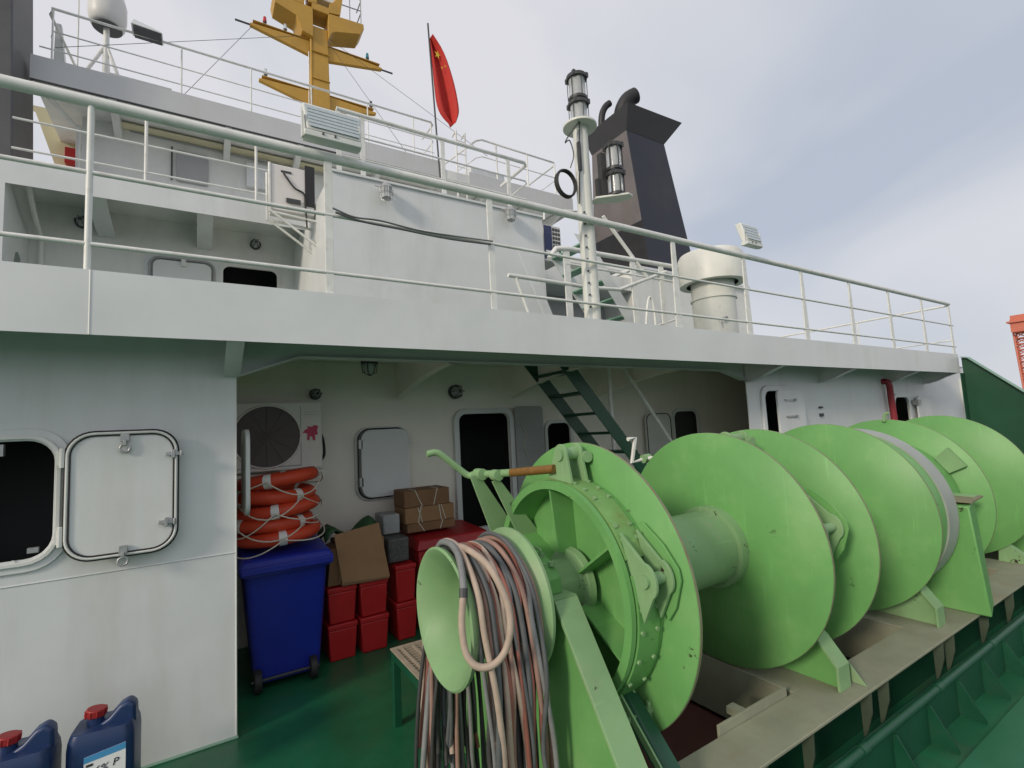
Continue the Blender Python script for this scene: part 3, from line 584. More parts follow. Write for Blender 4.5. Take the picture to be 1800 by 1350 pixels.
# ------------------------------------------------------------------ green step stool
SX0, SX1, SY0, SY1 = 1.15, 1.70, 3.02, 3.60
ST = thing('step_platform', 'small dark green steel step with tan grating top beside the warping head', 'step', (1.4, 3.3, 0))
MB().plate(rect(SX0,SX1,SY0,SY1), [rect(SX0+.03,SX1-.03,SY0+.03,SY1-.03)], XY(.44), (0,0,.06)).build('top_frame', DARKG, ST, bevel=.002)
for px in (SX0,SX1-.05):
    for py in (SY0,SY1-.05): MB().box(px,px+.05,py,py+.05,0,.44).build('leg', DARKG, ST, bevel=.002)
for i in range(13): yy = SY0+.045+.0405*i; MB().box(SX0+.03,SX1-.03,yy,yy+.010,.475,.507).build('bearing_bar', GRATE, ST)
for i in range(6): xx = SX0+.06+.082*i; MB().box(xx,xx+.016,SY0+.03,SY1-.03,.488,.509).build('cross_bar', GRATE, ST)
MB().plate(rect(SX0-.004,SX1+.004,SY0-.004,SY1+.004), [rect(SX0+.03,SX1-.03,SY0+.03,SY1-.03)], XY(.502), (0,0,.008)).build('worn_rim', GRATE, ST)

# ------------------------------------------------------------------ things in the recess
def bin_():
    b = thing('wheelie_bin', 'tall dark blue wheelie bin standing in the recess by the wall corner', 'bin', (.62, 4.95, 0))
    rings = []
    for z, x0, x1, y0, y1 in ((.06,.39,.89,4.72,5.24),(.5,.35,.92,4.68,5.28),(.98,.31,.95,4.63,5.34)):
        rings.append([(u,v,z) for u,v in rr((x0+x1)/2,(y0+y1)/2,x1-x0,y1-y0,.05,4)])
    n = len(rings[0]); vs = [p for r_ in rings for p in r_]; fs = [tuple(range(n-1,-1,-1)), tuple(range(2*n,3*n))]
    for a in range(2): fs += [(a*n+i,a*n+(i+1)%n,(a+1)*n+(i+1)%n,(a+1)*n+i) for i in range(n)]
    MB().add(vs,fs).build('body', BLUE, b)
    MB().plate(rr(.63,4.985,.70,.78,.06), [], XY(.93), (0,0,.055)).build('rim', BLUE, b, bevel=.008)
    ld = MB().hexa([(.26,4.57,.99),(1.0,4.57,.99),(1.0,5.38,1.02),(.26,5.38,1.02)],[(.30,4.62,1.06),(.96,4.62,1.06),(.96,5.34,1.12),(.30,5.34,1.12)]).build('lid', BLUE, b, bevel=.02, seg=3)
    MB().box(.28,.98,4.552,4.58,.955,1.012).build('lid_lip', BLUE, ld, bevel=.008)
    for x in (.38,.80): MB().cyl((x,4.70,.09),(x+.055,4.70,.09),.09,24).build('wheel', RUBBER, b, bevel=.006)
    MB().cyl((.36,4.70,.09),(.88,4.70,.09),.012,8).build('axle', GUN, b)
bin_()
def tub(x0, x1, y0, y1, z0, z1, label):
    t = thing('storage_box', label, 'box', ((x0+x1)/2,(y0+y1)/2,z0), 'red plastic boxes stacked in the recess')
    i = .022
    MB().hexa([(x0+i,y0+i,z0),(x1-i,y0+i,z0),(x1-i,y1-i,z0),(x0+i,y1-i,z0)],[(x0+.006,y0+.006,z1-.05),(x1-.006,y0+.006,z1-.05),(x1-.006,y1-.006,z1-.05),(x0+.006,y1-.006,z1-.05)]).build('body', REDP, t, bevel=.012)
    MB().box(x0,x1,y0,y1,z1-.052,z1-.004).build('lid', REDP, t, bevel=.010)
for k, (a, b_) in enumerate(((.985,1.252),(1.275,1.548))):
    for j, (z0, z1) in enumerate(((.0,.325),(.325,.65))):
        tub(a,b_,4.86,5.28,z0,z1,('lower ' if j == 0 else 'upper ')+('red plastic box next to the blue bin' if k == 0 else 'red plastic box in the stack under the cardboard carton flap'))
tub(1.64,1.86,4.92,5.3,0,.36,'lower red plastic box between carton stack and red chest'); tub(1.64,1.86,4.92,5.3,.36,.72,'upper red plastic box between carton stack and red chest')
c1 = thing('cardboard_carton', 'open brown cardboard carton with drooping front flap on the red boxes', 'carton', (1.3, 5.05, .65))
MB().box(1.10,1.53,4.90,5.25,.655,1.03).build('body', CARD, c1, bevel=.006)
MB().hexa([(1.115,4.835,.685),(1.555,4.825,.665),(1.555,4.832,.665),(1.115,4.842,.685)],[(1.055,4.86,1.12),(1.475,4.87,1.175),(1.475,4.878,1.175),(1.055,4.868,1.12)]).build('front_flap', CARD, c1)
MB().hexa([(1.11,4.84,.655),(1.55,4.83,.645),(1.53,5.0,.655),(1.12,5.0,.655)],[(1.11,4.835,.69),(1.55,4.825,.675),(1.53,5.0,.68),(1.12,5.0,.68)]).build('bottom_flap', CARD2, c1, bevel=.004)
MB().hexa([(1.0,4.9,.66),(1.1,4.9,.66),(1.1,5.2,.66),(1.0,5.2,.66)],[(1.03,4.9,.98),(1.1,4.9,1.0),(1.1,5.2,1.0),(1.03,5.2,.98)]).build('side_flap', CARD2, c1)
b = MB(); vs = []; fs = []
nx, ny = 10, 6
for i in range(nx+1):
    for j in range(ny+1): vs.append((1.0+.52*i/nx, 5.0+.4*j/ny, 1.10+.06*math.sin(i*.9)+.05*math.sin(j*1.1+i*.5)-.12*abs(j/ny-.5)))
for i in range(nx):
    for j in range(ny): fs.append((i*(ny+1)+j,(i+1)*(ny+1)+j,(i+1)*(ny+1)+j+1,i*(ny+1)+j+1))
o = b.add(vs,fs).build('green_cover', mat('green_tarp', (.03,.09,.035), .6, .2, 8), label='crumpled dark green sheet lying behind the open carton', cat='sheet', loc=(1.25,5.2,1.05), smooth=80)
sm = o.modifiers.new('solid','SOLIDIFY'); sm.thickness = .012
MB().box(1.62,1.80,5.2,5.5,.98,1.18).build('grey_package', mat('grey_package', (.33,.34,.35), .6, .1, 8), label='small grey wrapped package between carton and brown boxes', cat='package', loc=(1.7,5.3,.98), bevel=.015)
MB().box(1.60,1.82,5.0,5.3,.73,.97).build('dark_package', mat('dark_package', (.09,.09,.09), .5, .4, 25), label='dark plastic wrapped bundle beneath the grey package', cat='package', loc=(1.7,5.1,.73), bevel=.02)
ch = thing('red_chest', 'large dark red chest under the brown tied cartons', 'chest', (2.25, 5.3, 0))
MB().box(1.93,2.75,5.02,5.60,0,.80).build('body', REDC, ch, bevel=.015)
MB().hexa([(1.90,4.99,.80),(2.78,4.99,.80),(2.78,5.63,.80),(1.90,5.63,.80)],[(1.94,5.03,.90),(2.74,5.03,.90),(2.70,5.59,.95),(1.98,5.59,.95)]).build('lid', REDC, ch, bevel=.015)
MB().box(2.35,2.5,5.005,5.02,.6,.63).build('latch', GREYP, ch)
for k, (x0, x1, z0, z1, m, nm) in enumerate(((1.88,2.44,.955,1.05,CARD2,'bottom'),(1.86,2.43,1.05,1.22,CARD,'middle'),(1.855,2.38,1.22,1.40,CARD2,'top'))):
    t = thing('tied_carton', f'{nm} one of three brown cartons tied with white cord on the red chest', 'carton', ((x0+x1)/2,5.35,z0), 'brown cartons tied with cord')
    MB().box(x0,x1,5.20,5.55,z0+.002,z1-.002).build('body', m, t, bevel=.008)
    for q, xx in enumerate((x0+.16,x1-.17)):
        s = (.03,-.02,.04)[k]*(1 if q == 0 else -.6)
        MB().tube([(xx-s,5.38,z1+.002),(xx-s,5.196,z1+.002),(xx+s,5.196,z0+.004)], .0055, 6).build('cord', ROPE, t)
        if k == 1: MB().tube([(xx+s,5.194,z1),(xx+s+.05,5.194,z0+.004)], .0055, 6).build('cord', ROPE, t)
# lifebuoys lying in a stack on the bin lid
LB = ['bottom','second lowest','third lowest','second highest','topmost']
for k, (z, dx, dy, tx, ty) in enumerate(((1.200,-.0,.0,.04,-.05),(1.315,-.06,.03,.06,.03),(1.420,.0,.01,.02,-.10),(1.545,-.03,.04,.06,.04),(1.665,.0,.02,-.05,-.11))):
    cx, cy = .60+dx, 5.0+dy
    cx = min(cx, .62)
    t = thing('lifebuoy', f'{LB[k]} orange lifebuoy in the stack on the blue bin lid', 'lifebuoy', (cx,cy,z), 'orange lifebuoys stacked on the bin')
    rot = Matrix.Rotation(tx,3,'X') @ Matrix.Rotation(ty,3,'Y'); R0, r0, n, m_ = .300, .062, 40, 12
    def tp(a, q, rad=r0): return Vector((cx,cy,z))+rot @ Vector(((R0+rad*math.cos(q))*math.cos(a),(R0+rad*math.cos(q))*math.sin(a),rad*.95*math.sin(q)))
    vs = [tp(2*math.pi*i/n,2*math.pi*j/m_) for i in range(n) for j in range(m_)]
    MB().add(vs,[(i*m_+j,((i+1)%n)*m_+j,((i+1)%n)*m_+(j+1)%m_,i*m_+(j+1)%m_) for i in range(n) for j in range(m_)]).build('ring', ORANGE, t, smooth=80)
    off = k*.7
    for q in range(4):
        a0 = off+q*math.pi/2; vs = [tp(a0+(i-2)*.045,2*math.pi*j/m_,r0+.003) for i in range(5) for j in range(m_)]
        MB().add(vs,[(i*m_+j,(i+1)*m_+j,(i+1)*m_+(j+1)%m_,i*m_+(j+1)%m_) for i in range(4) for j in range(m_)]).build('white_band', TAPE, t, smooth=80)
        pts = []
        for i in range(13):
            f = i/12; a = a0+f*math.pi/2; sag = math.sin(f*math.pi)
            p = tp(a,0,r0+.012+.035*sag); p.z -= .095*sag*(.5+.6*((k*3+q*2) % 3)); pts.append(p)
        MB().tube(pts, .006, 6).build('grab_line', ROPE, t, smooth=80)

# ------------------------------------------------------------------ air conditioner in the recess
def emblem(par, cx, y, cz, s):
    P = [(-.5,-.05),(-.35,.18),(-.15,.25),(-.22,.42),(.05,.36),(.3,.48),(.5,.40),(.42,.1),(.48,-.15),(.28,-.2),(.3,-.55),(.15,-.55),(.1,-.28),(-.05,-.28),(-.08,-.55),(-.22,-.5),(-.18,-.1),(-.35,-.02)]
    MB().prism([(cx+u*s,y,cz+v*s) for u,v in P], (0,.0015,0)).build('pink_emblem', PINK, par)
def ac_unit(name_label, x0, x1, y0, y1, z0, z1, fanx, fr, gm=GRILL):
    t = thing('air_conditioner', name_label, 'air conditioner', ((x0+x1)/2,(y0+y1)/2,z0))
    bd = MB().box(x0,x1,y0,y1,z0,z1).build('casing', ACW, t, bevel=.015, seg=3)
    cz = (z0+z1)/2
    MB().lathe([(y0-.004,fr+.02),(y0-.02,fr+.012),(y0-.02,fr),(y0-.004,fr)], (fanx,0,cz), 'y', 40).build('fan_ring', ACW, t)
    MB().lathe([(y0-.003,0.0),(y0-.003,fr),(y0-.001,fr),(y0-.001,.0)], (fanx,0,cz), 'y', 40).build('fan_opening', GRILL, t)
    n = max(4,int(fr/.028))
    for i in range(1,n+1): MB().lathe([(y0-.016,fr*i/n-.003),(y0-.016,fr*i/n+.002),(y0-.012,fr*i/n+.002),(y0-.012,fr*i/n-.003)], (fanx,0,cz), 'y', 32).build('grille_ring', gm, t)
    for i in range(6):
        a = math.pi*i/6; MB().tube([(fanx-fr*math.cos(a),y0-.012,cz-fr*math.sin(a)),(fanx+fr*math.cos(a),y0-.012,cz+fr*math.sin(a))],.004,6).build('grille_spoke', gm, t)
    return t
a1 = ac_unit('white air conditioner outdoor unit with pink emblem above the lifebuoys', .16+.08, 1.07, 5.38, 5.70, 1.72, 2.39, .56, .295)
MB().box(.27,.865,5.374,5.381,1.755,1.765).box(.862,.868,5.374,5.381,1.75,2.35).build('panel_joint', GREYP, a1)
MB().box(.90,1.03,5.3745,5.381,2.26,2.263).box(.90,1.03,5.3745,5.381,2.285,2.288).build('panel_joint', GREYP, a1)
emblem(a1, .955, 5.373, 2.08, .15)
MB().box(.26,1.09,5.34,5.39,1.655,1.70).build('bracket', WHITE2, a1); MB().box(.26,.30,5.38,5.8,1.655,1.70).box(1.04,1.08,5.38,5.8,1.655,1.70).build('bracket_arm', WHITE2, a1)
MB().tube(cat_rom([(1.08,5.6,2.1),(1.12,5.6,2.0),(1.13,5.6,1.85),(1.11,5.65,1.78),(1.10,5.72,1.75)]),.014,8).build('refrigerant_pipe', RUBBER, a1)
# lamps under the deck
def bulk_lamp(nm, label, c, ax, r=.07, glass=GLASS):
    t = thing(nm, label, 'lamp', c); c = Vector(c)
    k = {'z': Vector((0,0,-1)), 'y': Vector((0,-1,0))}[ax]
    MB().cyl(c, c+k*.05, r, 20).build('base', GUN, t)
    MB().cyl(c+k*.05, c+k*.16, r*.8, 20, r*.5).build('glass', glass, t, smooth=60)
    u = Vector((1,0,0)); v = k.cross(u)
    for i in range(6):
        a = math.pi*i/3; d = u*math.cos(a)+v*math.sin(a)
        MB().tube([c+k*.05+d*r*.95, c+k*.14+d*r*.8, c+k*.175], .005, 6).build('guard_bar', GUN, t)
bulk_lamp('deckhead_lamp', 'caged lamp under the deck above the closed window cover', (1.55,5.3,2.83), 'z', .09)
bulk_lamp('wall_lamp', 'round caged lamp on the recess wall above the door', (2.78,5.79,2.52), 'y', .09)
bulk_lamp('corner_lamp', 'small dark lamp fitting above the air conditioner in the recess', (1.08,5.79,2.50), 'y', .06)

# ------------------------------------------------------------------ green stair to the boat deck
SR = thing('inclined_ladder', 'dark green steel ladder rising through the deck behind the winch', 'ladder', (4.3, 4.8, 0))
sx, sz, ex, ez = 3.42, 2.84, 5.95, 0.0
for y in (4.48, 5.10):
    MB().hexa([(ex-.10,y,ez),(ex+.12,y,ez),(ex+.12,y+.014,ez),(ex-.10,y+.014,ez)],[(sx-.05,y,sz),(sx+.17,y,sz),(sx+.17,y+.014,sz),(sx-.05,y+.014,sz)]).build('stringer', DARKG, SR, bevel=.002)
for i in range(11):
    t = (i+.8)/11.5; xx = sx+(ex-sx)*t; zz = sz+(ez-sz)*t
    MB().box(xx-.04,xx+.17,4.495,5.10,zz-.02,zz+.012).build('tread', DARKG, SR, bevel=.002)

# ------------------------------------------------------------------ jerrycans
def jerry(cx, cy, rot, label, tilt=0):
    t = thing('jerrycan', label, 'jerrycan', (cx,cy,0), 'navy foam jerrycans by the wall')
    n = 6; W_, D_ = .145, .125
    rings = []
    prof = [(.0,.94,.94),(.02,1,1),(.46,1,1),(.50,.97,.97),(.535,.90,.88)]
    ro = Matrix.Rotation(rot,3,'Z')
    def T(x,y,z): return Vector((cx,cy,0))+ro @ Vector((x,y,z))
    for z, a, b_ in prof: rings.append([T(u,v,z) for u,v in rr(0,0,2*W_*a,2*D_*b_,.05,n)])
    m = len(rings[0]); vs = [p for r_ in rings for p in r_]; fs = [tuple(range(m-1,-1,-1)), tuple(range((len(rings)-1)*m,len(rings)*m))]
    for a in range(len(rings)-1): fs += [(a*m+i,a*m+(i+1)%m,(a+1)*m+(i+1)%m,(a+1)*m+i) for i in range(m)]
    bd = MB().add(vs,fs).build('body', BLUED, t, bevel=.004, smooth=50)
    # raised shoulder handle along the right side
    hp = [(-.10,.50),(-.02,.535),(.02,.56),(.065,.61),(.105,.63),(.138,.60),(.142,.50)]
    MB().prism([T(u,-.045,v) for u,v in hp], ro @ Vector((0,.09,0))).build('handle', BLUED, t, bevel=.022, seg=4)
    MB().cyl(T(-.045,0,.53),T(-.045,0,.575),.038,20).build('neck', BLUED, t)
    cp = MB().cyl(T(-.045,0,.572),T(-.040,0,.612),.046,22).build('cap', REDCAP, t, bevel=.006)
    for i in range(10):
        a = 2*math.pi*i/10; MB().cyl(T(-.045+.046*math.cos(a),.046*math.sin(a),.575),T(-.042+.046*math.cos(a),.046*math.sin(a),.606),.005,6).build('grip_rib', REDCAP, cp)
    yl = -D_-.0015
    lb = MB().prism([T(-.06,yl,.10),T(.115,yl,.10),T(.115,yl,.455),T(-.06,yl,.425)], ro @ Vector((0,.002,0))).build('label_sheet', PAPER, t)
    MB().prism([T(-.06,yl-.001,.395),T(.115,yl-.001,.422),T(.115,yl-.001,.455),T(-.06,yl-.001,.425)], ro @ Vector((0,.001,0))).build('label_header', LBLUE, lb)
    ux = (ro @ Vector((1,0,.12))).normalized(); uz = Vector((0,0,1))
    text_mesh('6%', .05, INK, t, T(-.02,yl-.002,.335), ux, uz, shear=.25); text_mesh('P', .05, INK, t, T(.058,yl-.002,.352), ux, uz, shear=.2)
    MB().prism([T(-.05,yl-.002,.375),T(-.022,yl-.002,.379),T(-.022,yl-.002,.391),T(-.05,yl-.002,.387)], ro @ Vector((0,.0006,0))).build('print_mark', INK, lb)
    MB().prism([T(.03,yl-.002,.27),T(.06,yl-.002,.275),T(.06,yl-.002,.295),T(.03,yl-.002,.29)], ro @ Vector((0,.0006,0))).build('print_mark', INK, lb)
    MB().prism([T(.085,yl-.002,.29),T(.10,yl-.002,.292),T(.10,yl-.002,.31),T(.085,yl-.002,.308)], ro @ Vector((0,.0006,0))).build('print_mark', INK, lb)
jerry(-.425, 3.66, R(-6), 'navy jerrycan with red cap and full white label, nearer the wall corner')
jerry(-.76, 3.62, R(-4), 'navy jerrycan with red cap cut by the left picture edge')

# ================================================================== upper works
U2 = thing('second_deckhouse', 'white deckhouse tier behind the lower railing with shaded wall and windows', 'deckhouse', (0, 8.9, 3.0))
WA = rr(-.22,4.48,.78,.66,.1); WB = rr(.70,4.52,.78,.62,.1)
MB().plate(rect(-1.95,8.2,3,5.45), [WB, rect(1.48,1.53,3.05,4.95)], XZ(8.9), (0,.012,0)).build('wall', WHITE2, U2)
MB().box(-1.9,8.2,9.9,9.92,3,5.45).build('inner_bulkhead', ROOM_DARK, U2)
LW = [(8.28,3.9)]+[(8.28,4.4),(8.32,4.52),(8.42,4.56),(8.56,4.5),(8.6,4.4)]+[(8.6,3.9)]
MB().plate([(7.86,3.0),(8.9,3.0),(8.9,5.45),(7.86,5.45)], [LW], YZ(-1.95), (-.012,0,0)).build('side_wall', WHITE, U2)
MB().box(-7,-1.95,7.850,7.862,3.0,5.52).build('front_wall', WHITE, U2)
MB().box(-4,-3.98,7.87,9.9,3,5.45).build('inner_bulkhead', ROOM_DARK, U2)
c = MB().plate(rr(-.22,4.48,.74,.64,.1), [], XZ(8.82), (0,.03,0)).build('window_cover', WHITE, U2, bevel=.006)
MB().tube(ring_pts(rr(-.22,4.48,.82,.72,.12),8.84), .016, 8, True).build('gasket', GREYP, c)
MB().plate(rr(-.22,4.48,.96,.86,.16), [rr(-.22,4.48,.80,.70,.11)], XZ(8.875), (0,.024,0)).build('frame', WHITE, c)
MB().box(-.24,-.18,8.79,8.83,4.72,4.83).build('clip', RAILW, c)
MB().plate(rr(.70,4.52,.88,.72,.14), [WB], XZ(8.87), (0,.03,0)).build('window_frame', WHITE2, U2)
for x in (-1.13,.06):
    MB().prism([(x-.10,8.89,5.06),(x-.10,8.6,5.08),(x-.10,7.88,5.24),(x-.10,7.88,5.25),(x-.10,8.6,5.10),(x-.10,8.89,5.08)], (.2,0,0)).build('bracket_flange', WHITE, U2)
    MB().prism([(x,8.89,5.08),(x,8.6,5.10),(x,7.88,5.25),(x,7.88,5.42),(x,8.89,5.42)], (.012,0,0)).build('bracket', WHITE2, U2)
pipe('drain_pipe', [(-1.78,7.9,5.35),(-1.80,8.4,5.05),(-1.82,8.8,4.9),(-1.82,8.84,4.7),(-1.82,8.84,3.0)], .03, WHITE2, U2, 4)
bulk_lamp('bulkhead_lamp', 'dark caged lamp on the shaded upper wall, left of the two there', (-1.41,8.89,5.22), 'y', .08)
bulk_lamp('bulkhead_lamp', 'dark caged lamp on the shaded upper wall, right of the two there', (.77,8.89,5.24), 'y', .08)
# bridge deck slab with its fascia
D3 = thing('bridge_deck', 'white deck edge of the tier above, left of the plain white deckhouse block', 'deck edge', (0, 7.85, 5.2))
MB().box(-1.95,1.38,7.85,7.862,5.21,5.52).build('fascia', WHITE, D3); MB().box(-7,8.4,7.864,14,5.43,5.50).build('deck_slab', WHITE2, D3)
R3 = thing('bridge_deck_railing', 'thin white railing on the tier edge above the shaded wall', 'railing', (0, 7.9, 5.5))
for z, r_ in ((6.44,.022),(6.06,.014),(5.68,.014)): pipe('rail', [(-1.92,7.9,z),(1.3,7.9,z)], r_, RAILW, R3)
for x in (-.62,.70): pipe('post', [(x,7.9,5.5),(x,7.9,6.44)], .02, RAILW, R3)
# white block house
BK = thing('block_house', 'plain white deckhouse block with caged lamps on its front behind the railing', 'deckhouse', (3, 6.03, 3))
MB().box(1.36,4.53,6.03,8.88,3.001,5.28).build('walls', WHITE, BK, bevel=.006)
MB().box(1.36,4.53,6.0,6.03,5.262,5.292).build('top_edge', WHITE, BK)
RB = thing('block_house_railing', 'white pipe railing on top of the plain white deckhouse block', 'railing', (3, 6.1, 5.28))
pipe('top_rail', [(1.45,6.1,6.15),(3.0,6.1,6.15),(4.30,6.1,6.15),(4.36,6.16,6.15),(4.36,6.9,6.15)], .028, RAILW, RB)
pipe('middle_rail', [(1.45,6.1,5.85),(4.30,6.1,5.85),(4.36,6.16,5.85),(4.36,6.9,5.85)], .013, RAILW, RB)
pipe('lower_rail', [(1.45,6.1,5.55),(4.30,6.1,5.55)], .013, RAILW, RB)
for x in (1.47,1.77,2.90,3.99): MB().box(x-.03,x+.03,6.09,6.11,5.28,6.14).build('post', RAILW, RB)
def spot(label, c):
    t = thing('caged_floodlight', label, 'lamp', c); x, y, z = c
    MB().tube([(x-.13,y+.06,z+.07),(x-.02,y,z+.02)], .008, 6).build('stay', STEEL, t)
    MB().box(x-.03,x+.03,y,y+.12,z+.07,z+.11).build('arm', STEEL, t)
    MB().cyl((x,y,z+.09),(x,y,z+.03),.05,16,.08).build('housing', STEEL, t); MB().cyl((x,y,z+.03),(x,y,z-.10),.075,16,.06).build('glass', GLASS, t, smooth=60)
    for i in range(8):
        a = math.pi*i/4; MB().tube([(x+.085*math.cos(a),y+.085*math.sin(a),z+.03),(x+.07*math.cos(a),y+.07*math.sin(a),z-.11),(x,y,z-.13)], .004, 5).build('guard_bar', STEEL, t)
    MB().tube([(x+.084*math.cos(i*.524),y+.084*math.sin(i*.524),z-.04) for i in range(12)], .004, 5, True).build('guard_hoop', STEEL, t)
spot('caged lamp on the front of the white block, nearer the left floodlight', (2.0,5.9,5.10)); spot('caged lamp on the front of the white block, nearer the signal mast', (3.86,5.9,5.16))
# air conditioner on brackets beside the block
a2 = ac_unit('white air conditioner on brackets beside the left edge of the white block', .80, 1.34, 7.0, 7.25, 5.08, 5.72, .98, .0001)
for o_ in list(a2.children):
    if o_.name.startswith(('grille','fan')): bpy.data.objects.remove(o_)
MB().box(1.22,1.345,6.985,7.001,5.2,5.78).build('dark_gap_panel', BLACK, a2)  # black sheet painted in for the dark gap between unit and block
MB().box(.92,1.05,6.99,7.0,5.62,5.645).build('print_mark', GUN, a2)
for y in (7.0,7.3): pipe('bracket', [(.78,y,5.72),(.78,y,5.05),(1.40,y,5.0)], .02, RAILW, a2); pipe('brace', [(.80,y,5.05),(1.42,y,4.62)], .018, RAILW, a2)
MB().tube(cat_rom([(.95,6.98,5.60),(1.08,6.97,5.42),(1.2,6.97,5.36),(1.22,6.98,5.2),(1.24,7.0,4.9)]), .012, 6).build('cable', RUBBER, a2)
MB().box(.98,1.16,6.97,6.99,5.20,5.26).build('terminal', GUN, a2)
# third tier
U3 = thing('third_deckhouse', 'white shaded wall of the top tier under the roof overhang', 'deckhouse', (0, 10, 5.5))
MB().box(-1.62,4.4,10,10.012,5.5,7.40).build('wall', WHITE2, U3); MB().box(4.39,4.402,10.013,14,5.5,7.40).build('side_wall', WHITE2, U3)
MB().box(-1.62,-1.608,10.013,14,5.5,7.4).build('side_wall', WHITE2, U3)
MB().box(4.402,6.3,10.6,10.612,5.5,7.33).build('wall', WHITE2, U3)
MB().plate(rr(-.12,6.88,.48,.56,.04), [], XZ(9.96), (0,.03,0)).build('window_cover', GREYP, U3, bevel=.004)
MB().tube([(-.42,9.97,7.2),(-.42,9.97,6.6)], .014, 6).build('door_dog', GUN, U3)
MB().box(.72,1.22,9.90,9.99,6.72,7.18).build('wall_cabinet', WHITE, U3, bevel=.006)
MB().tube([(-1.0,9.98,7.32),(1.6,9.98,7.28),(4.2,9.98,7.30)], .012, 6).build('cable_run', GREYP, U3)
MB().box(-1.15,4.3,9.80,9.99,7.34,7.36).build('cable_tray', CREAM, U3)
for x in (-1.2,.35,1.5,3.0):
    MB().prism([(x,9.99,7.12),(x,9.22,7.36),(x,9.22,7.395),(x,9.99,7.395)], (.10,0,0)).build('bracket', WHITE2, U3)
pipe('corner_post', [(-1.66,10,5.5),(-1.66,10,7.1),(-1.70,9.95,7.18),(-2.0,9.5,7.40)], .035, RAILW, U3, 3)
MB().prism([(-2.6,11,7.95),(-2.4,11,7.85),(-2.12,11,6.93),(-1.75,11,5.5),(-1.64,11,5.5),(-1.64,11,7.95)], (0,.04,0)).build('cream_bulkhead', CREAM, U3)
MB().box(-1.98,-1.81,10.85,10.99,6.97,7.25).build('red_fire_box', REDC, U3, bevel=.006)
bulk_lamp('passage_lamp', 'dark lamp on the cream bulkhead above the red box', (-1.90,10.98,7.62), 'y', .08)
# monkey island roof
D4 = thing('roof_deck', 'grey white roof edge of the top tier below the roof railing', 'roof deck', (0, 9.2, 7.4))
MB().box(-2.08,4.42,9.2,9.212,7.385,7.75).build('fascia', GREYW, D4); MB().box(-2.06,4.42,9.213,15,7.40,7.70).build('deck_slab', WHITE2, D4)
MB().box(-2.08,4.42,9.2,9.24,7.37,7.384).build('drip_edge', GUN, D4)
R4 = thing('roof_railing', 'thin white railing round the roof below the yellow mast', 'railing', (1, 9.25, 7.75))
pipe('top_rail', [(-1.7,12,8.58),(-1.92,9.4,8.58),(-1.88,9.25,8.58),(4.15,9.25,8.60),(4.22,9.32,8.60),(4.22,9.9,8.60)], .02, RAILW, R4)
pipe('middle_rail', [(-1.9,9.4,8.22),(-1.86,9.25,8.22),(4.15,9.25,8.22),(4.22,9.32,8.22),(4.22,9.9,8.22)], .011, RAILW, R4)
pipe('lower_rail', [(-2.0,9.25,7.93),(4.2,9.25,7.93)], .011, RAILW, R4)
for x in (-1.86,-.27,.75,1.75,2.8,3.75,4.15): pipe('post', [(x,9.25,7.72),(x,9.25,8.58)], .013, RAILW, R4)
MB().box(-1.25,-.42,9.7,10.4,7.7,8.10).build('roof_locker', WHITE2, label='low white locker on the roof behind the railing', cat='locker', loc=(-.8,10,7.7), bevel=.01)
fl = thing('roof_floodlight', 'flat white floodlight on the roof railing right of the satellite dome', 'lamp', (-.7,9.25,8.6))
MB().hexa([(-.93,9.05,8.60),(-.52,9.05,8.58),(-.52,9.35,8.58),(-.93,9.35,8.60)],[(-.90,9.1,8.72),(-.55,9.1,8.64),(-.55,9.35,8.68),(-.90,9.35,8.76)]).build('housing', WHITE, fl, bevel=.01)
MB().box(-.90,-.54,9.07,9.33,8.565,8.585).build('lens', GUN, fl)
dm = thing('satellite_dome', 'white satellite dome with dark underside on a tripod at the roof corner', 'antenna dome', (-1.41,10.5,7.7))
MB().lathe([(9.42,.0),(9.42,.21),(9.46,.25),(9.60,.275),(9.85,.275),(10.0,.24),(10.1,.15),(10.14,.0)], (-1.40,10.5,0), 'z', 36, closed=False).build('dome', mat('dome_white',(.66,.66,.64),.4,.03,3), dm, smooth=60)
MB().lathe([(9.412,.0),(9.412,.215),(9.40,.215),(9.40,.0)], (-1.40,10.5,0), 'z', 36).build('underside', GUN, dm)
pipe('pole', [(-1.41,10.5,7.7),(-1.41,10.5,9.42)], .045, RAILW, dm)
for a, b_ in ((-.55,-.1),(.42,-.2),(.05,.5)): pipe('tripod_leg', [(-1.41,10.5,9.1),(-1.41+a,10.5+b_,7.75)], .028, RAILW, dm)
pipe('whip_antenna', [(-1.78,10.5,7.7),(-1.80,10.5,11.4)], .012, RAILW, dm)
MB().hexa([(-1.98,9.9,7.7),(-1.80,9.9,7.7),(-1.80,10.1,7.7),(-1.98,10.1,7.7)],[(-1.97,9.95,8.85),(-1.90,9.95,8.85),(-1.90,10.05,8.85),(-1.97,10.05,8.85)]).build('roof_post', WHITE2, label='short tapered white post on the roof corner left of the dome tripod', cat='post', loc=(-1.9,10,7.7))
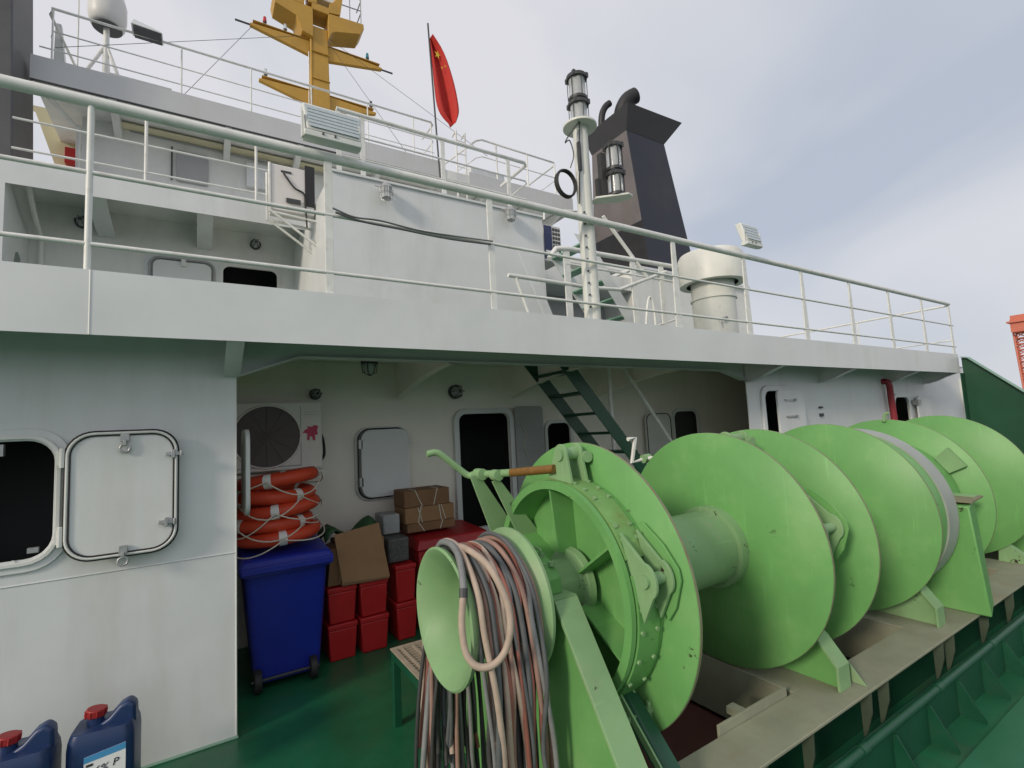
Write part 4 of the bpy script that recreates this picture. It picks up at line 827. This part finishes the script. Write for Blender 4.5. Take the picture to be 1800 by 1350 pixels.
# side platform
PF = thing('side_platform', 'white overhanging platform with shaded underside right of the white block', 'platform', (6.5, 9.2, 7.33))
MB().box(5.0,7.9,9.2,9.212,7.33,7.68).build('fascia', GREYW, PF); MB().box(7.888,7.9,9.213,11.5,7.33,7.68).build('fascia', WHITE, PF); MB().box(4.43,7.885,9.214,11.5,7.40,7.60).build('deck_slab', WHITE2, PF)
MB().box(5.2,6.1,9.5,10.3,7.6,8.02).build('deck_box', WHITE, PF, bevel=.01)
for x in (5.4,6.6,7.6): MB().prism([(x,10.6,6.95),(x,9.25,7.32),(x,9.25,7.34),(x,10.6,7.4)], (.08,0,0)).build('bracket', WHITE2, PF)
RP = thing('side_platform_railing', 'white looped pipe railing on the side platform near the signal mast', 'railing', (6.4, 9.25, 7.68))
pipe('top_rail', [(5.05,10.6,8.55),(5.28,9.35,8.55),(5.38,9.25,8.55),(7.40,9.25,8.52),(7.5,9.35,8.52),(7.45,11.2,8.50)], .022, RAILW, RP)
pipe('middle_rail', [(5.05,10.6,8.15),(5.28,9.35,8.15),(5.38,9.25,8.15),(7.40,9.25,8.13),(7.5,9.35,8.13),(7.45,11.2,8.1)], .012, RAILW, RP)
for x in (5.75,6.6,7.42): pipe('post', [(x,9.25,7.65),(x,9.25,8.52)], .02, RAILW, RP)
VL = thing('vertical_ladder', 'white vertical ladder at the right end of the roof', 'ladder', (4.9, 9.3, 5.5))
for x in (4.74,4.96): pipe('rail', [(x,9.3,5.5),(x+.02,9.3,8.55),(x+.06,9.36,8.66),(x+.08,9.6,8.66)], .02, RAILW, VL)
for i in range(10): pipe('rung', [(4.74,9.3,5.7+.3*i),(4.97,9.3,5.7+.3*i)], .011, RAILW, VL, n=6)
# flag
FP = thing('flagstaff', 'thin dark flagstaff at the right end of the roof carrying the red flag', 'flagstaff', (4.16,9.0,7.4))
pipe('staff', [(4.20,9.0,7.2),(4.06,9.0,10.64)], .018, GUN, FP)
FG = thing('flag', 'limp red flag with yellow stars hanging from the staff', 'flag', (4.35,9.0,8.5))
outl = [(10.30,4.09,4.12),(10.10,4.10,4.36),(9.85,4.11,4.50),(9.5,4.13,4.60),(9.2,4.15,4.65),(8.93,4.17,4.67),(8.75,4.21,4.66),(8.60,4.30,4.60),(8.47,4.50,4.55)]
vs = []; fs = []; nn = 14
for z, xa, xb in outl:
    for j in range(nn+1):
        f = j/nn; vs.append((xa+(xb-xa)*f, 9.0+.15*math.sin(f*8.5+z*1.1)*f**.5, z+.04*math.sin(f*3)))
for i in range(len(outl)-1):
    for j in range(nn): fs.append((i*(nn+1)+j,(i+1)*(nn+1)+j,(i+1)*(nn+1)+j+1,i*(nn+1)+j+1))
cl = MB().add(vs,fs).build('cloth', FLAGR, FG, smooth=80); q = cl.modifiers.new('s','SUBSURF'); q.levels = 1; q.render_levels = 1
def star(cx, y, cz, r, rot, par): MB().prism([(cx+(r if i % 2 == 0 else r*.4)*math.sin(rot+i*math.pi/5)*.7, y, cz+(r if i % 2 == 0 else r*.4)*math.cos(rot+i*math.pi/5)) for i in range(10)], (0,.004,0)).build('star', FLAGY, par)
star(4.24,8.965,9.98,.10,.2,cl)
for dx, dz in ((.13,.02),(.17,-.11),(.15,-.24),(.07,-.30)): star(4.24+dx,8.925,9.98+dz,.035,.5,cl)
# yellow mast
MS = thing('main_mast', 'yellow steel mast with crossing yards and platform behind the roof', 'mast', (2.5,12,7.7))
MB().hexa([(2.22,11.85,7.7),(2.72,11.85,7.7),(2.72,12.3,7.7),(2.22,12.3,7.7)],[(2.30,11.9,12.1),(2.66,11.9,12.1),(2.66,12.25,12.1),(2.30,12.25,12.1)]).build('column', YEL, MS, bevel=.02)
for z in (8.6,9.3,10.0,10.7,11.4): MB().box(2.27,2.69,11.855,11.90,z,z+.012).build('weld_band', YEL, MS)
pipe('riser_pipe', [(2.25,11.9,7.7),(2.27,11.9,12.2)], .03, YEL, MS); pipe('riser_pipe', [(2.19,11.95,7.7),(2.22,11.95,11.4)], .015, RAILW, MS)
def yard(x0, x1, z, y, tip, nm, d=.30):
    yd = MB().prism([(x0,y,z+.02),(2.30,y,z+.08),(2.66,y,z+.08),(x1,y,z+.02),(x1,y,z-.03),(2.66,y,z-d),(2.30,y,z-d),(x0,y,z-.03)], (0,.10,0)).build(nm, YEL, MS, bevel=.006)
    MB().box(x0+.06,x1-.06,y-.02,y+.12,z+.085,z+.098).build('cap_plate', YEL, yd)
    if tip: MB().cyl((x0-.30,y+.05,z),(x0+.02,y+.05,z),.022,8).build('tip', GUN, yd); MB().cyl((x1-.02,y+.05,z),(x1+.30,y+.05,z),.022,8).build('tip', GUN, yd)
    return yd
yard(.95,4.03,11.62,11.95,True,'upper_yard'); yard(1.13,3.84,10.32,11.95,False,'lower_yard')
def mini(x, z, m, nm):
    t = MB().cyl((x,11.98,z),(x,11.98,z+.07),.035,10).build(nm, GUN, MS); MB().cyl((x,11.98,z+.07),(x,11.98,z+.20),.045,12,.03).build('lens', m, t)
mini(1.26,11.72,REDL,'signal_lamp'); mini(1.70,11.72,GLASS,'signal_lamp'); mini(3.66,11.72,TEAL,'signal_lamp'); mini(1.27,10.42,GLASS,'signal_lamp'); mini(3.72,10.42,GUN,'signal_lamp')
MB().prism([(1.42,11.8,12.48),(1.46,11.8,12.26),(1.92,11.8,12.12),(2.05,11.8,11.78),(2.30,11.8,11.72),(2.30,11.8,12.48)], (0,.55,0)).build('left_platform', YEL, MS, bevel=.01)
MB().prism([(2.66,11.8,12.48),(2.66,11.8,11.82),(2.75,11.8,12.0),(2.85,11.8,12.06),(3.44,11.8,12.24),(3.54,11.8,12.42),(3.53,11.8,12.55)], (0,.55,0)).build('right_platform', YEL, MS, bevel=.01)
MB().prism([(1.42,11.8,12.48),(2.1,11.8,12.48),(2.2,11.8,13.4),(1.9,11.8,13.6),(1.85,11.8,12.75),(1.55,11.8,12.75)], (0,.3,0)).build('radar_leg', YEL, MS, bevel=.01)
MB().prism([(2.66,11.8,12.50),(2.95,11.8,12.55),(3.10,11.8,13.6),(2.95,11.8,13.6),(2.84,11.8,12.9),(2.70,11.8,12.75)], (0,.3,0)).build('radar_leg', YEL, MS, bevel=.01)
MB().hexa([(2.28,11.8,12.45),(2.68,11.8,12.45),(2.68,12.3,12.45),(2.28,12.3,12.45)],[(2.28,11.8,12.62),(2.68,11.8,12.62),(2.68,12.3,12.62),(2.28,12.3,12.62)]).build('platform_core', YEL, MS)
MB().box(2.2,2.4,11.8,12.2,12.6,13.6).build('top_mast', YEL, MS, bevel=.01); MB().box(2.35,2.85,11.9,12.15,12.88,13.05).build('radar_scanner', WHITE, MS, bevel=.01)
for z in (12.90,13.22): pipe('guard_rail', [(2.98,11.85,z),(3.46,11.85,z+.03),(3.50,11.9,z+.03),(3.50,12.3,z+.03)], .014, GREYP, MS)
for x in (3.2,3.48): pipe('guard_post', [(x,11.85,12.5),(x,11.85,13.25)], .012, GREYP, MS)
for k, (a, b_, lbl) in enumerate((((2.3,12,11.9),(-1.9,9.6,8.2),'thin stay wire from the mast to the left roof corner'),((2.65,12,12.0),(5.6,9.4,8.3),'thin stay wire from the mast to the side platform'),((1.0,12,11.6),(-.6,10.2,7.8),'thin halyard from the left end of the upper yard'),((2.66,12,11.9),(3.7,9.5,7.9),'thin halyard from the mast down to the roof railing'))):
    MB().tube([a, b_], .005, 5).build('stay_wire', GUN, label=lbl, cat='wire', loc=b_)

# ------------------------------------------------------------------ funnels
F1 = thing('funnel', 'tapered black and navy funnel with flared top behind the signal mast', 'funnel', (9.8, 8.8, 5.6))
bt = [(9.08,7.90,5.2),(10.85,7.90,5.2),(10.85,9.9,5.2),(9.08,9.9,5.2)]; tp_ = [(8.70,8.0,9.05),(10.03,8.0,9.05),(10.03,9.25,9.05),(8.70,9.25,9.05)]
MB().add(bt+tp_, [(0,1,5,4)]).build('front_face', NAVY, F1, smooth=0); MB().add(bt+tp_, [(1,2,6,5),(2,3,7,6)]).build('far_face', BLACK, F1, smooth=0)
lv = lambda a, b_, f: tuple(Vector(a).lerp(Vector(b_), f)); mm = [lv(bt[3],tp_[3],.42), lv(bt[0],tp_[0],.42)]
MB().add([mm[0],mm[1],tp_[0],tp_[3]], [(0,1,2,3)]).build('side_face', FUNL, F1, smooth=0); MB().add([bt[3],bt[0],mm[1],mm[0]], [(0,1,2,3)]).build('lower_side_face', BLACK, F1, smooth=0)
MB().hexa([(8.695,7.995,9.05),(10.035,7.995,9.05),(10.035,9.255,9.05),(8.695,9.255,9.05)],[(8.66,7.85,9.66),(10.62,7.85,9.72),(10.62,9.5,9.72),(8.66,9.5,9.66)]).build('flared_collar', BLACK, F1)
MB().hexa([(8.72,7.91,9.662),(10.55,7.91,9.72),(10.55,9.4,9.72),(8.72,9.4,9.662)],[(8.8,8.1,9.68),(10.2,8.1,9.70),(10.2,9.2,9.70),(8.8,9.2,9.68)]).build('collar_top', BLACK, F1)
MB().tube(cat_rom([(9.2,8.7,9.5),(9.3,8.65,10.1),(9.42,8.55,10.38),(9.62,8.45,10.52)],4), .20, 20).build('exhaust_pipe', BLACK, F1, smooth=60)
MB().tube(cat_rom([(8.85,9.0,9.5),(8.86,8.95,10.0),(8.95,8.9,10.25),(9.08,8.85,10.38)],4), .085, 14).build('exhaust_pipe', BLACK, F1, smooth=60)
F2 = thing('dark_funnel', 'dark grey funnel casing cut by the left picture edge', 'funnel', (-2.8,8.7,5.5))
MB().hexa([(-3.8,8.7,5.5),(-2.09,8.7,5.5),(-2.09,9.7,5.5),(-3.8,9.7,5.5)],[(-3.7,8.7,9.6),(-2.20,8.7,9.6),(-2.20,9.7,9.6),(-3.7,9.7,9.6)]).build('casing', mat('funnel_grey',(.10,.10,.105),.5,.25,.8,(.04,.04,.04),.6,.9), F2, bevel=.02)
MB().prism([(-2.3,8.55,5.5),(-2.05,8.55,5.5),(-2.2,8.55,5.85),(-2.3,8.55,5.95)], (0,.05,0)).build('foot_bracket', WHITE2, F2)
# engine casing, stair, rails right of the block
EC = thing('engine_casing', 'light grey engine casing below the funnel behind the railing', 'casing', (9, 7.4, 3))
MB().box(7.75,11.6,7.2,11,3.0,5.22).build('walls', WHITE2, EC, bevel=.01); MB().box(5.0,7.74,8.2,8.212,3.0,5.05).build('recess_wall', GREYP, EC); MB().box(4.9,7.74,7.3,8.2,4.78,5.05).build('canopy', WHITE2, EC)
MB().box(7.7,11.7,7.1,11.1,5.225,5.28).build('coping', WHITE, EC)
a3 = ac_unit('small white and blue air conditioner beside the signal mast', 4.76, 5.10, 6.30, 6.75, 4.72, 5.32, 4.93, .0001)
for o_ in list(a3.children):
    if o_.name.startswith(('grille','fan')): bpy.data.objects.remove(o_)
MB().box(4.745,4.90,6.285,6.298,4.74,5.30).build('blue_side', mat('ac_blue',(.03,.04,.12),.5,.1,5), a3)
for i in range(7):
    for j in range(3): MB().box(4.925+.055*j,4.965+.055*j,6.292,6.299,4.80+.072*i,4.845+.072*i).build('louvre', GUN, a3)
pipe('bracket', [(4.72,6.28,4.70),(5.2,6.28,4.70),(5.2,6.28,3.0)], .02, RAILW, a3); pipe('guard_hoop', [(4.70,6.2,5.34),(4.72,6.2,5.48),(4.85,6.2,5.53),(5.4,6.2,5.62)], .018, RAILW, a3, 4)
SH = thing('stairwell_railing', 'white pipe rails round the stair opening beside the signal mast', 'railing', (4.8, 5, 3))
pipe('top_rail', [(3.83,5.0,4.18),(3.95,5.0,4.33),(4.15,5.0,4.36),(6.6,5.0,4.40)], .034, RAILW, SH); pipe('middle_rail', [(4.1,5.0,4.15),(6.6,5.0,4.15)], .016, RAILW, SH)
pipe('sloping_rail', [(3.19,5.0,3.88),(4.53,5.0,3.87),(5.05,5.0,3.90),(6.06,5.0,4.29)], .026, RAILW, SH); pipe('sloping_leg', [(3.3,5.0,3.86),(3.62,5.0,3.0)], .02, RAILW, SH)
for x in (4.12,5.35,5.95): MB().box(x-.05,x+.05,4.99,5.01,3.0,4.36).build('post', RAILW, SH)
pipe('diagonal_brace', [(4.83,5.0,4.94),(5.66,5.0,4.13)], .026, RAILW, SH); pipe('curved_rail', [(5.5,5.0,3.25),(5.62,5.0,3.8),(5.72,5.0,3.75),(5.75,5.0,3.0)], .018, RAILW, SH, 4)
pipe('low_rail', [(4.9,5.0,3.18),(6.2,5.0,3.55)], .014, RAILW, SH)
S2 = thing('upper_stair', 'pale green and white steel stair behind the signal mast', 'stair', (5.1, 5.6, 3))
for y in (5.3,6.0): MB().hexa([(5.85,y,3.0),(6.1,y,3.0),(6.1,y+.014,3.0),(5.85,y+.014,3.0)],[(4.55,y,4.75),(4.8,y,4.75),(4.8,y+.014,4.75),(4.55,y+.014,4.75)]).build('stringer', WHITE, S2)
for i in range(7): f = (i+.5)/7; MB().box(5.85-1.3*f,6.05-1.3*f,5.314,6.0,3.0+1.75*f-.015,3.0+1.75*f+.01).build('tread', PALEG, S2)
MB().hexa([(4.4,5.6,3.0),(4.56,5.6,3.0),(4.56,5.614,3.0),(4.4,5.614,3.0)],[(3.75,5.6,4.5),(3.91,5.6,4.5),(3.91,5.614,4.5),(3.75,5.614,4.5)]).build('side_stringer', WHITE, S2)
# mushroom vent
MV = thing('mushroom_vent', 'large cream white mushroom ventilator behind the railing near the small floodlight', 'ventilator', (6.6,4.6,3))
MB().lathe([(3.0,.0),(3.0,.31),(4.10,.31),(4.10,.0)], (6.6,4.6,0), 'z', 40).build('trunk', BEIGE, MV); MB().lathe([(3.78,.31),(3.78,.33),(3.81,.33),(3.81,.31)], (6.6,4.6,0), 'z', 40).build('collar', BEIGE, MV)
MB().lathe([(4.03,.37),(4.03,.47),(4.44,.47),(4.49,.44),(4.52,.3),(4.53,.0),(4.49,.0),(4.42,.40),(4.08,.44)], (6.6,4.6,0), 'z', 48).build('hood', BEIGE, MV, smooth=45)
MB().lathe([(4.07,.30),(4.07,.44),(4.09,.44),(4.09,.30)], (6.6,4.6,0), 'z', 40).build('gauze', RUBBER, MV)
MB().cyl((6.35,4.30,3.42),(6.42,4.28,3.45),.02,8).cyl((6.32,4.32,3.35),(6.32,4.32,3.44),.012,8).build('latch', STEEL, MV)
MB().tube(cat_rom([(6.3,4.2,3.12),(6.5,4.16,3.16),(6.75,4.2,3.16)]), .012, 6).build('hand_wheel_rim', GUN, MV)
# signal mast with lanterns
SM = thing('signal_mast', 'cream white pole at the railing carrying stacked signal lanterns', 'signal mast', (3.32,3.68,3))
MB().cyl((3.32,3.68,3.0),(3.32,3.68,5.06),.082,28,.075).build('pole', BEIGE, SM); MB().cyl((3.32,3.68,5.06),(3.32,3.68,5.085),.175,32).build('top_plate', BEIGE, SM, bevel=.004)
MB().hexa([(3.30,3.62,3.0),(3.22,3.62,3.0),(3.22,3.65,3.0),(3.30,3.65,3.0)],[(3.27,3.62,5.0),(3.22,3.62,5.0),(3.22,3.65,5.0),(3.27,3.65,5.0)]).build('cable_conduit', WHITE2, SM)
def lantern(x, y, z, r, par, h=.24, cage=True):
    g = MB().cyl((x,y,z+.03),(x,y,z+h-.05),r*.86,24).build('lantern_glass', GLASS, par, smooth=60)
    MB().lathe([(z,.0),(z,r),(z+.03,r),(z+.035,.0)], (x,y,0), 'z', 24).build('lantern_base', GUN, g); MB().lathe([(z+h-.055,.0),(z+h-.055,r*1.08),(z+h-.02,r*1.08),(z+h,r*.7),(z+h,.0)], (x,y,0), 'z', 24).build('lantern_cap', GUN, g)
    MB().cyl((x,y,z+.03),(x,y,z+h-.06),r*.3,12).build('lamp_holder', STEEL, g)
    for i in range(6):
        a = math.pi*i/3+.3; MB().cyl((x+r*math.cos(a),y+r*math.sin(a),z+.02),(x+r*math.cos(a),y+r*math.sin(a),z+h-.03),.007 if cage else .004,6).build('guard_bar', GUN, g)
    for i in range(4):
        a = math.pi*i/2+.6; MB().box(x+r*1.05*math.cos(a)-.015,x+r*1.05*math.cos(a)+.015,y+r*1.05*math.sin(a)-.015,y+r*1.05*math.sin(a)+.015,z+h-.06,z+h-.01).build('cap_lug', GUN, g)
lantern(3.32,3.68,5.085,.10,SM,.27,False); lantern(3.32,3.68,5.355,.10,SM,.29,False)
MB().lathe([(5.64,.0),(5.64,.05),(5.67,.03),(5.67,.0)], (3.32,3.68,0), 'z', 16).build('top_knob', GUN, SM)
sp = MB().plate([(3.40,3.60),(3.64,3.38),(3.72,3.40),(3.74,3.48),(3.68,3.58),(3.44,3.74)], [], XY(4.29), (0,0,.02)).build('side_plate', BEIGE, SM, bevel=.004)
lantern(3.60,3.51,4.31,.085,SM,.27); lantern(3.60,3.51,4.58,.085,SM,.30)
MB().box(3.47,3.53,3.56,3.62,4.31,4.78).build('lantern_bracket', GUN, SM); MB().box(3.42,3.47,3.58,3.62,4.31,4.50).build('junction_box', GUN, SM)
MB().tube([(3.25,3.6,5.1),(3.22,3.6,4.7),(3.19,3.62,4.2)], .008, 6).build('cable', GUN, SM); MB().box(3.215,3.245,3.60,3.63,4.55,4.85).build('dark_conduit', GUN, SM)
MB().tube(cat_rom([(3.27,3.6,5.1),(3.10,3.6,4.88),(3.06,3.62,4.80),(3.12,3.62,4.84),(3.16,3.62,4.70),(3.14,3.66,4.58)]), .006, 6).build('cable', GUN, SM)
for k in range(4):
    MB().tube([(3.11+ (.118+.006*(k % 2))*math.cos(i*.2618), 3.69+.012*k, 4.43+(.135+.006*(k % 3))*math.sin(i*.2618)) for i in range(24)], .009, 6, True).build('cable_coil' , RUBBER, SM, smooth=60)
for i in range(9): MB().box(3.235,3.25,3.605,3.62,3.15+.12*i,3.165+.12*i).build('cable_clip', GUN, SM)
# floodlights on the fascia railing
LEDROW = mat('floodlight_rows', (.36,.42,.45), .3, .05, 20)
def flood(label, x0, x1, z0, z1, dep, fin):
    t = thing('floodlight', label, 'floodlight', ((x0+x1)/2,3.5,4.06))
    y = 3.44; lean = .06
    MB().hexa([(x0+.02,y,z0),(x1-.02,y,z0),(x1-.02,y+dep,z0),(x0+.02,y+dep,z0)],[(x0,y+lean,z1),(x1,y+lean,z1),(x1,y+dep+lean,z1),(x0,y+dep+lean,z1)]).build('housing', WHITE2, t, bevel=.008)
    MB().hexa([(x0+.035,y-.006,z0+.02),(x1-.035,y-.006,z0+.02),(x1-.035,y,z0+.02),(x0+.035,y,z0+.02)],[(x0+.015,y+lean-.006,z1-.015),(x1-.015,y+lean-.006,z1-.015),(x1-.015,y+lean,z1-.015),(x0+.015,y+lean,z1-.015)]).build('glass', FLOODG, t)
    for i in range(1,fin):
        f = i/fin; zz = z0+.02+(z1-z0-.035)*f; yy = y+lean*f-.009
        MB().box(x0+.03,x1-.03,yy,yy+.003,zz-.0015,zz+.0015).build('led_row', LEDROW, t)
    MB().box(x0+.0,x1-.02,y-.01,y+dep,z0-.055,z0-.012).build('ballast_box', WHITE2, t, bevel=.006)
    for f in (.3,.5): MB().cyl((x0+(x1-x0)*f,y-.012,z0-.012),(x0+(x1-x0)*f,y-.012,z0-.03),.007,6).build('screw', GUN, t)
    for x in (x0,x1-.02): MB().box(x-.012,x-.001,y+.01,y+.05,z0-.06,z0+(z1-z0)*.55).build('yoke', WHITE2, t)
flood('large rectangular floodlight clamped on the railing left of the flag', .60,1.01,4.14,4.36,.09,6)
flood('small rectangular floodlight clamped on the railing above the mushroom vent', 5.70,6.05,4.18,4.42,.08,5)
# bulwark and crane
BW = thing('bulwark', 'dark green bulwark sloping down at the right end of the deck', 'bulwark', (12.75,2,0))
MB().plate([(3.52,0),(3.52,2.95),(3.42,2.93),(2.71,2.20),(1.6,1.30),(-6.8,1.25),(-6.8,0)], [], YZ(12.75), (.014,0,0)).build('plate', BULW, BW)
prof = [(3.52,2.95),(3.42,2.93),(2.71,2.20),(1.6,1.30),(-6.8,1.25)]
for (a, b_) in zip(prof, prof[1:]):
    MB().prism([(12.66,a[0],a[1]+.004),(12.66,b_[0],b_[1]+.004),(12.66,b_[0],b_[1]+.02),(12.66,a[0],a[1]+.02)], (.2,0,0)).build('top_flange', PALEG, BW)
for y in (2.55,1.6,.6,-.6): 
    zt = 2.05 if y > 2 else 1.2
    MB().prism([(12.745,y,.01),(12.745,y,zt),(12.66,y,zt),(12.35,y,.01)], (0,.012,0)).build('stay', BULW, BW)
MB().box(12.55,12.745,3.50,3.514,0,2.64).build('end_plate', BULW, BW)
GC = thing('gantry_crane', 'distant orange red lattice gantry crane beyond the bulwark', 'crane', (268,58,-2.5))
def lattice(a0, a1, w0, w1, n, nm):
    b = MB(); a0 = Vector(a0); a1 = Vector(a1); prev = None
    for i in range(n+1):
        f = i/n; c_ = a0.lerp(a1,f); w_ = w0+(w1-w0)*f
        cur = [c_+Vector((sx_*w_,sy_*w_,0)) for sx_, sy_ in ((-1,-1),(1,-1),(1,1),(-1,1))]
        if prev:
            for k in range(4):
                b.tube([prev[k],cur[k]],.32,5); b.tube([prev[k],cur[(k+1)%4]],.18,4); b.tube([cur[k],cur[(k+1)%4]],.18,4)
        prev = cur
    b.build(nm, CRANE, GC, smooth=0)
lattice((266,55.2,-2.5),(268,55.2,29),.8,1.9,14,'lattice_leg')
MB().box(263,273,-60,57.0,29,34).build('girder', CRANE, GC, smooth=0); MB().box(262,274,52,57.8,32.6,33.2).build('walkway', CRANE, GC); MB().box(264,272,44,57,34,35.5).build('trolley_house', CRANE, GC)
MB().hexa([(265,-52,-2.5),(271,-52,-2.5),(271,-46,-2.5),(265,-46,-2.5)],[(264,-54,29),(272,-54,29),(272,-44,29),(264,-44,29)]).build('plate_leg', CRANE, GC)
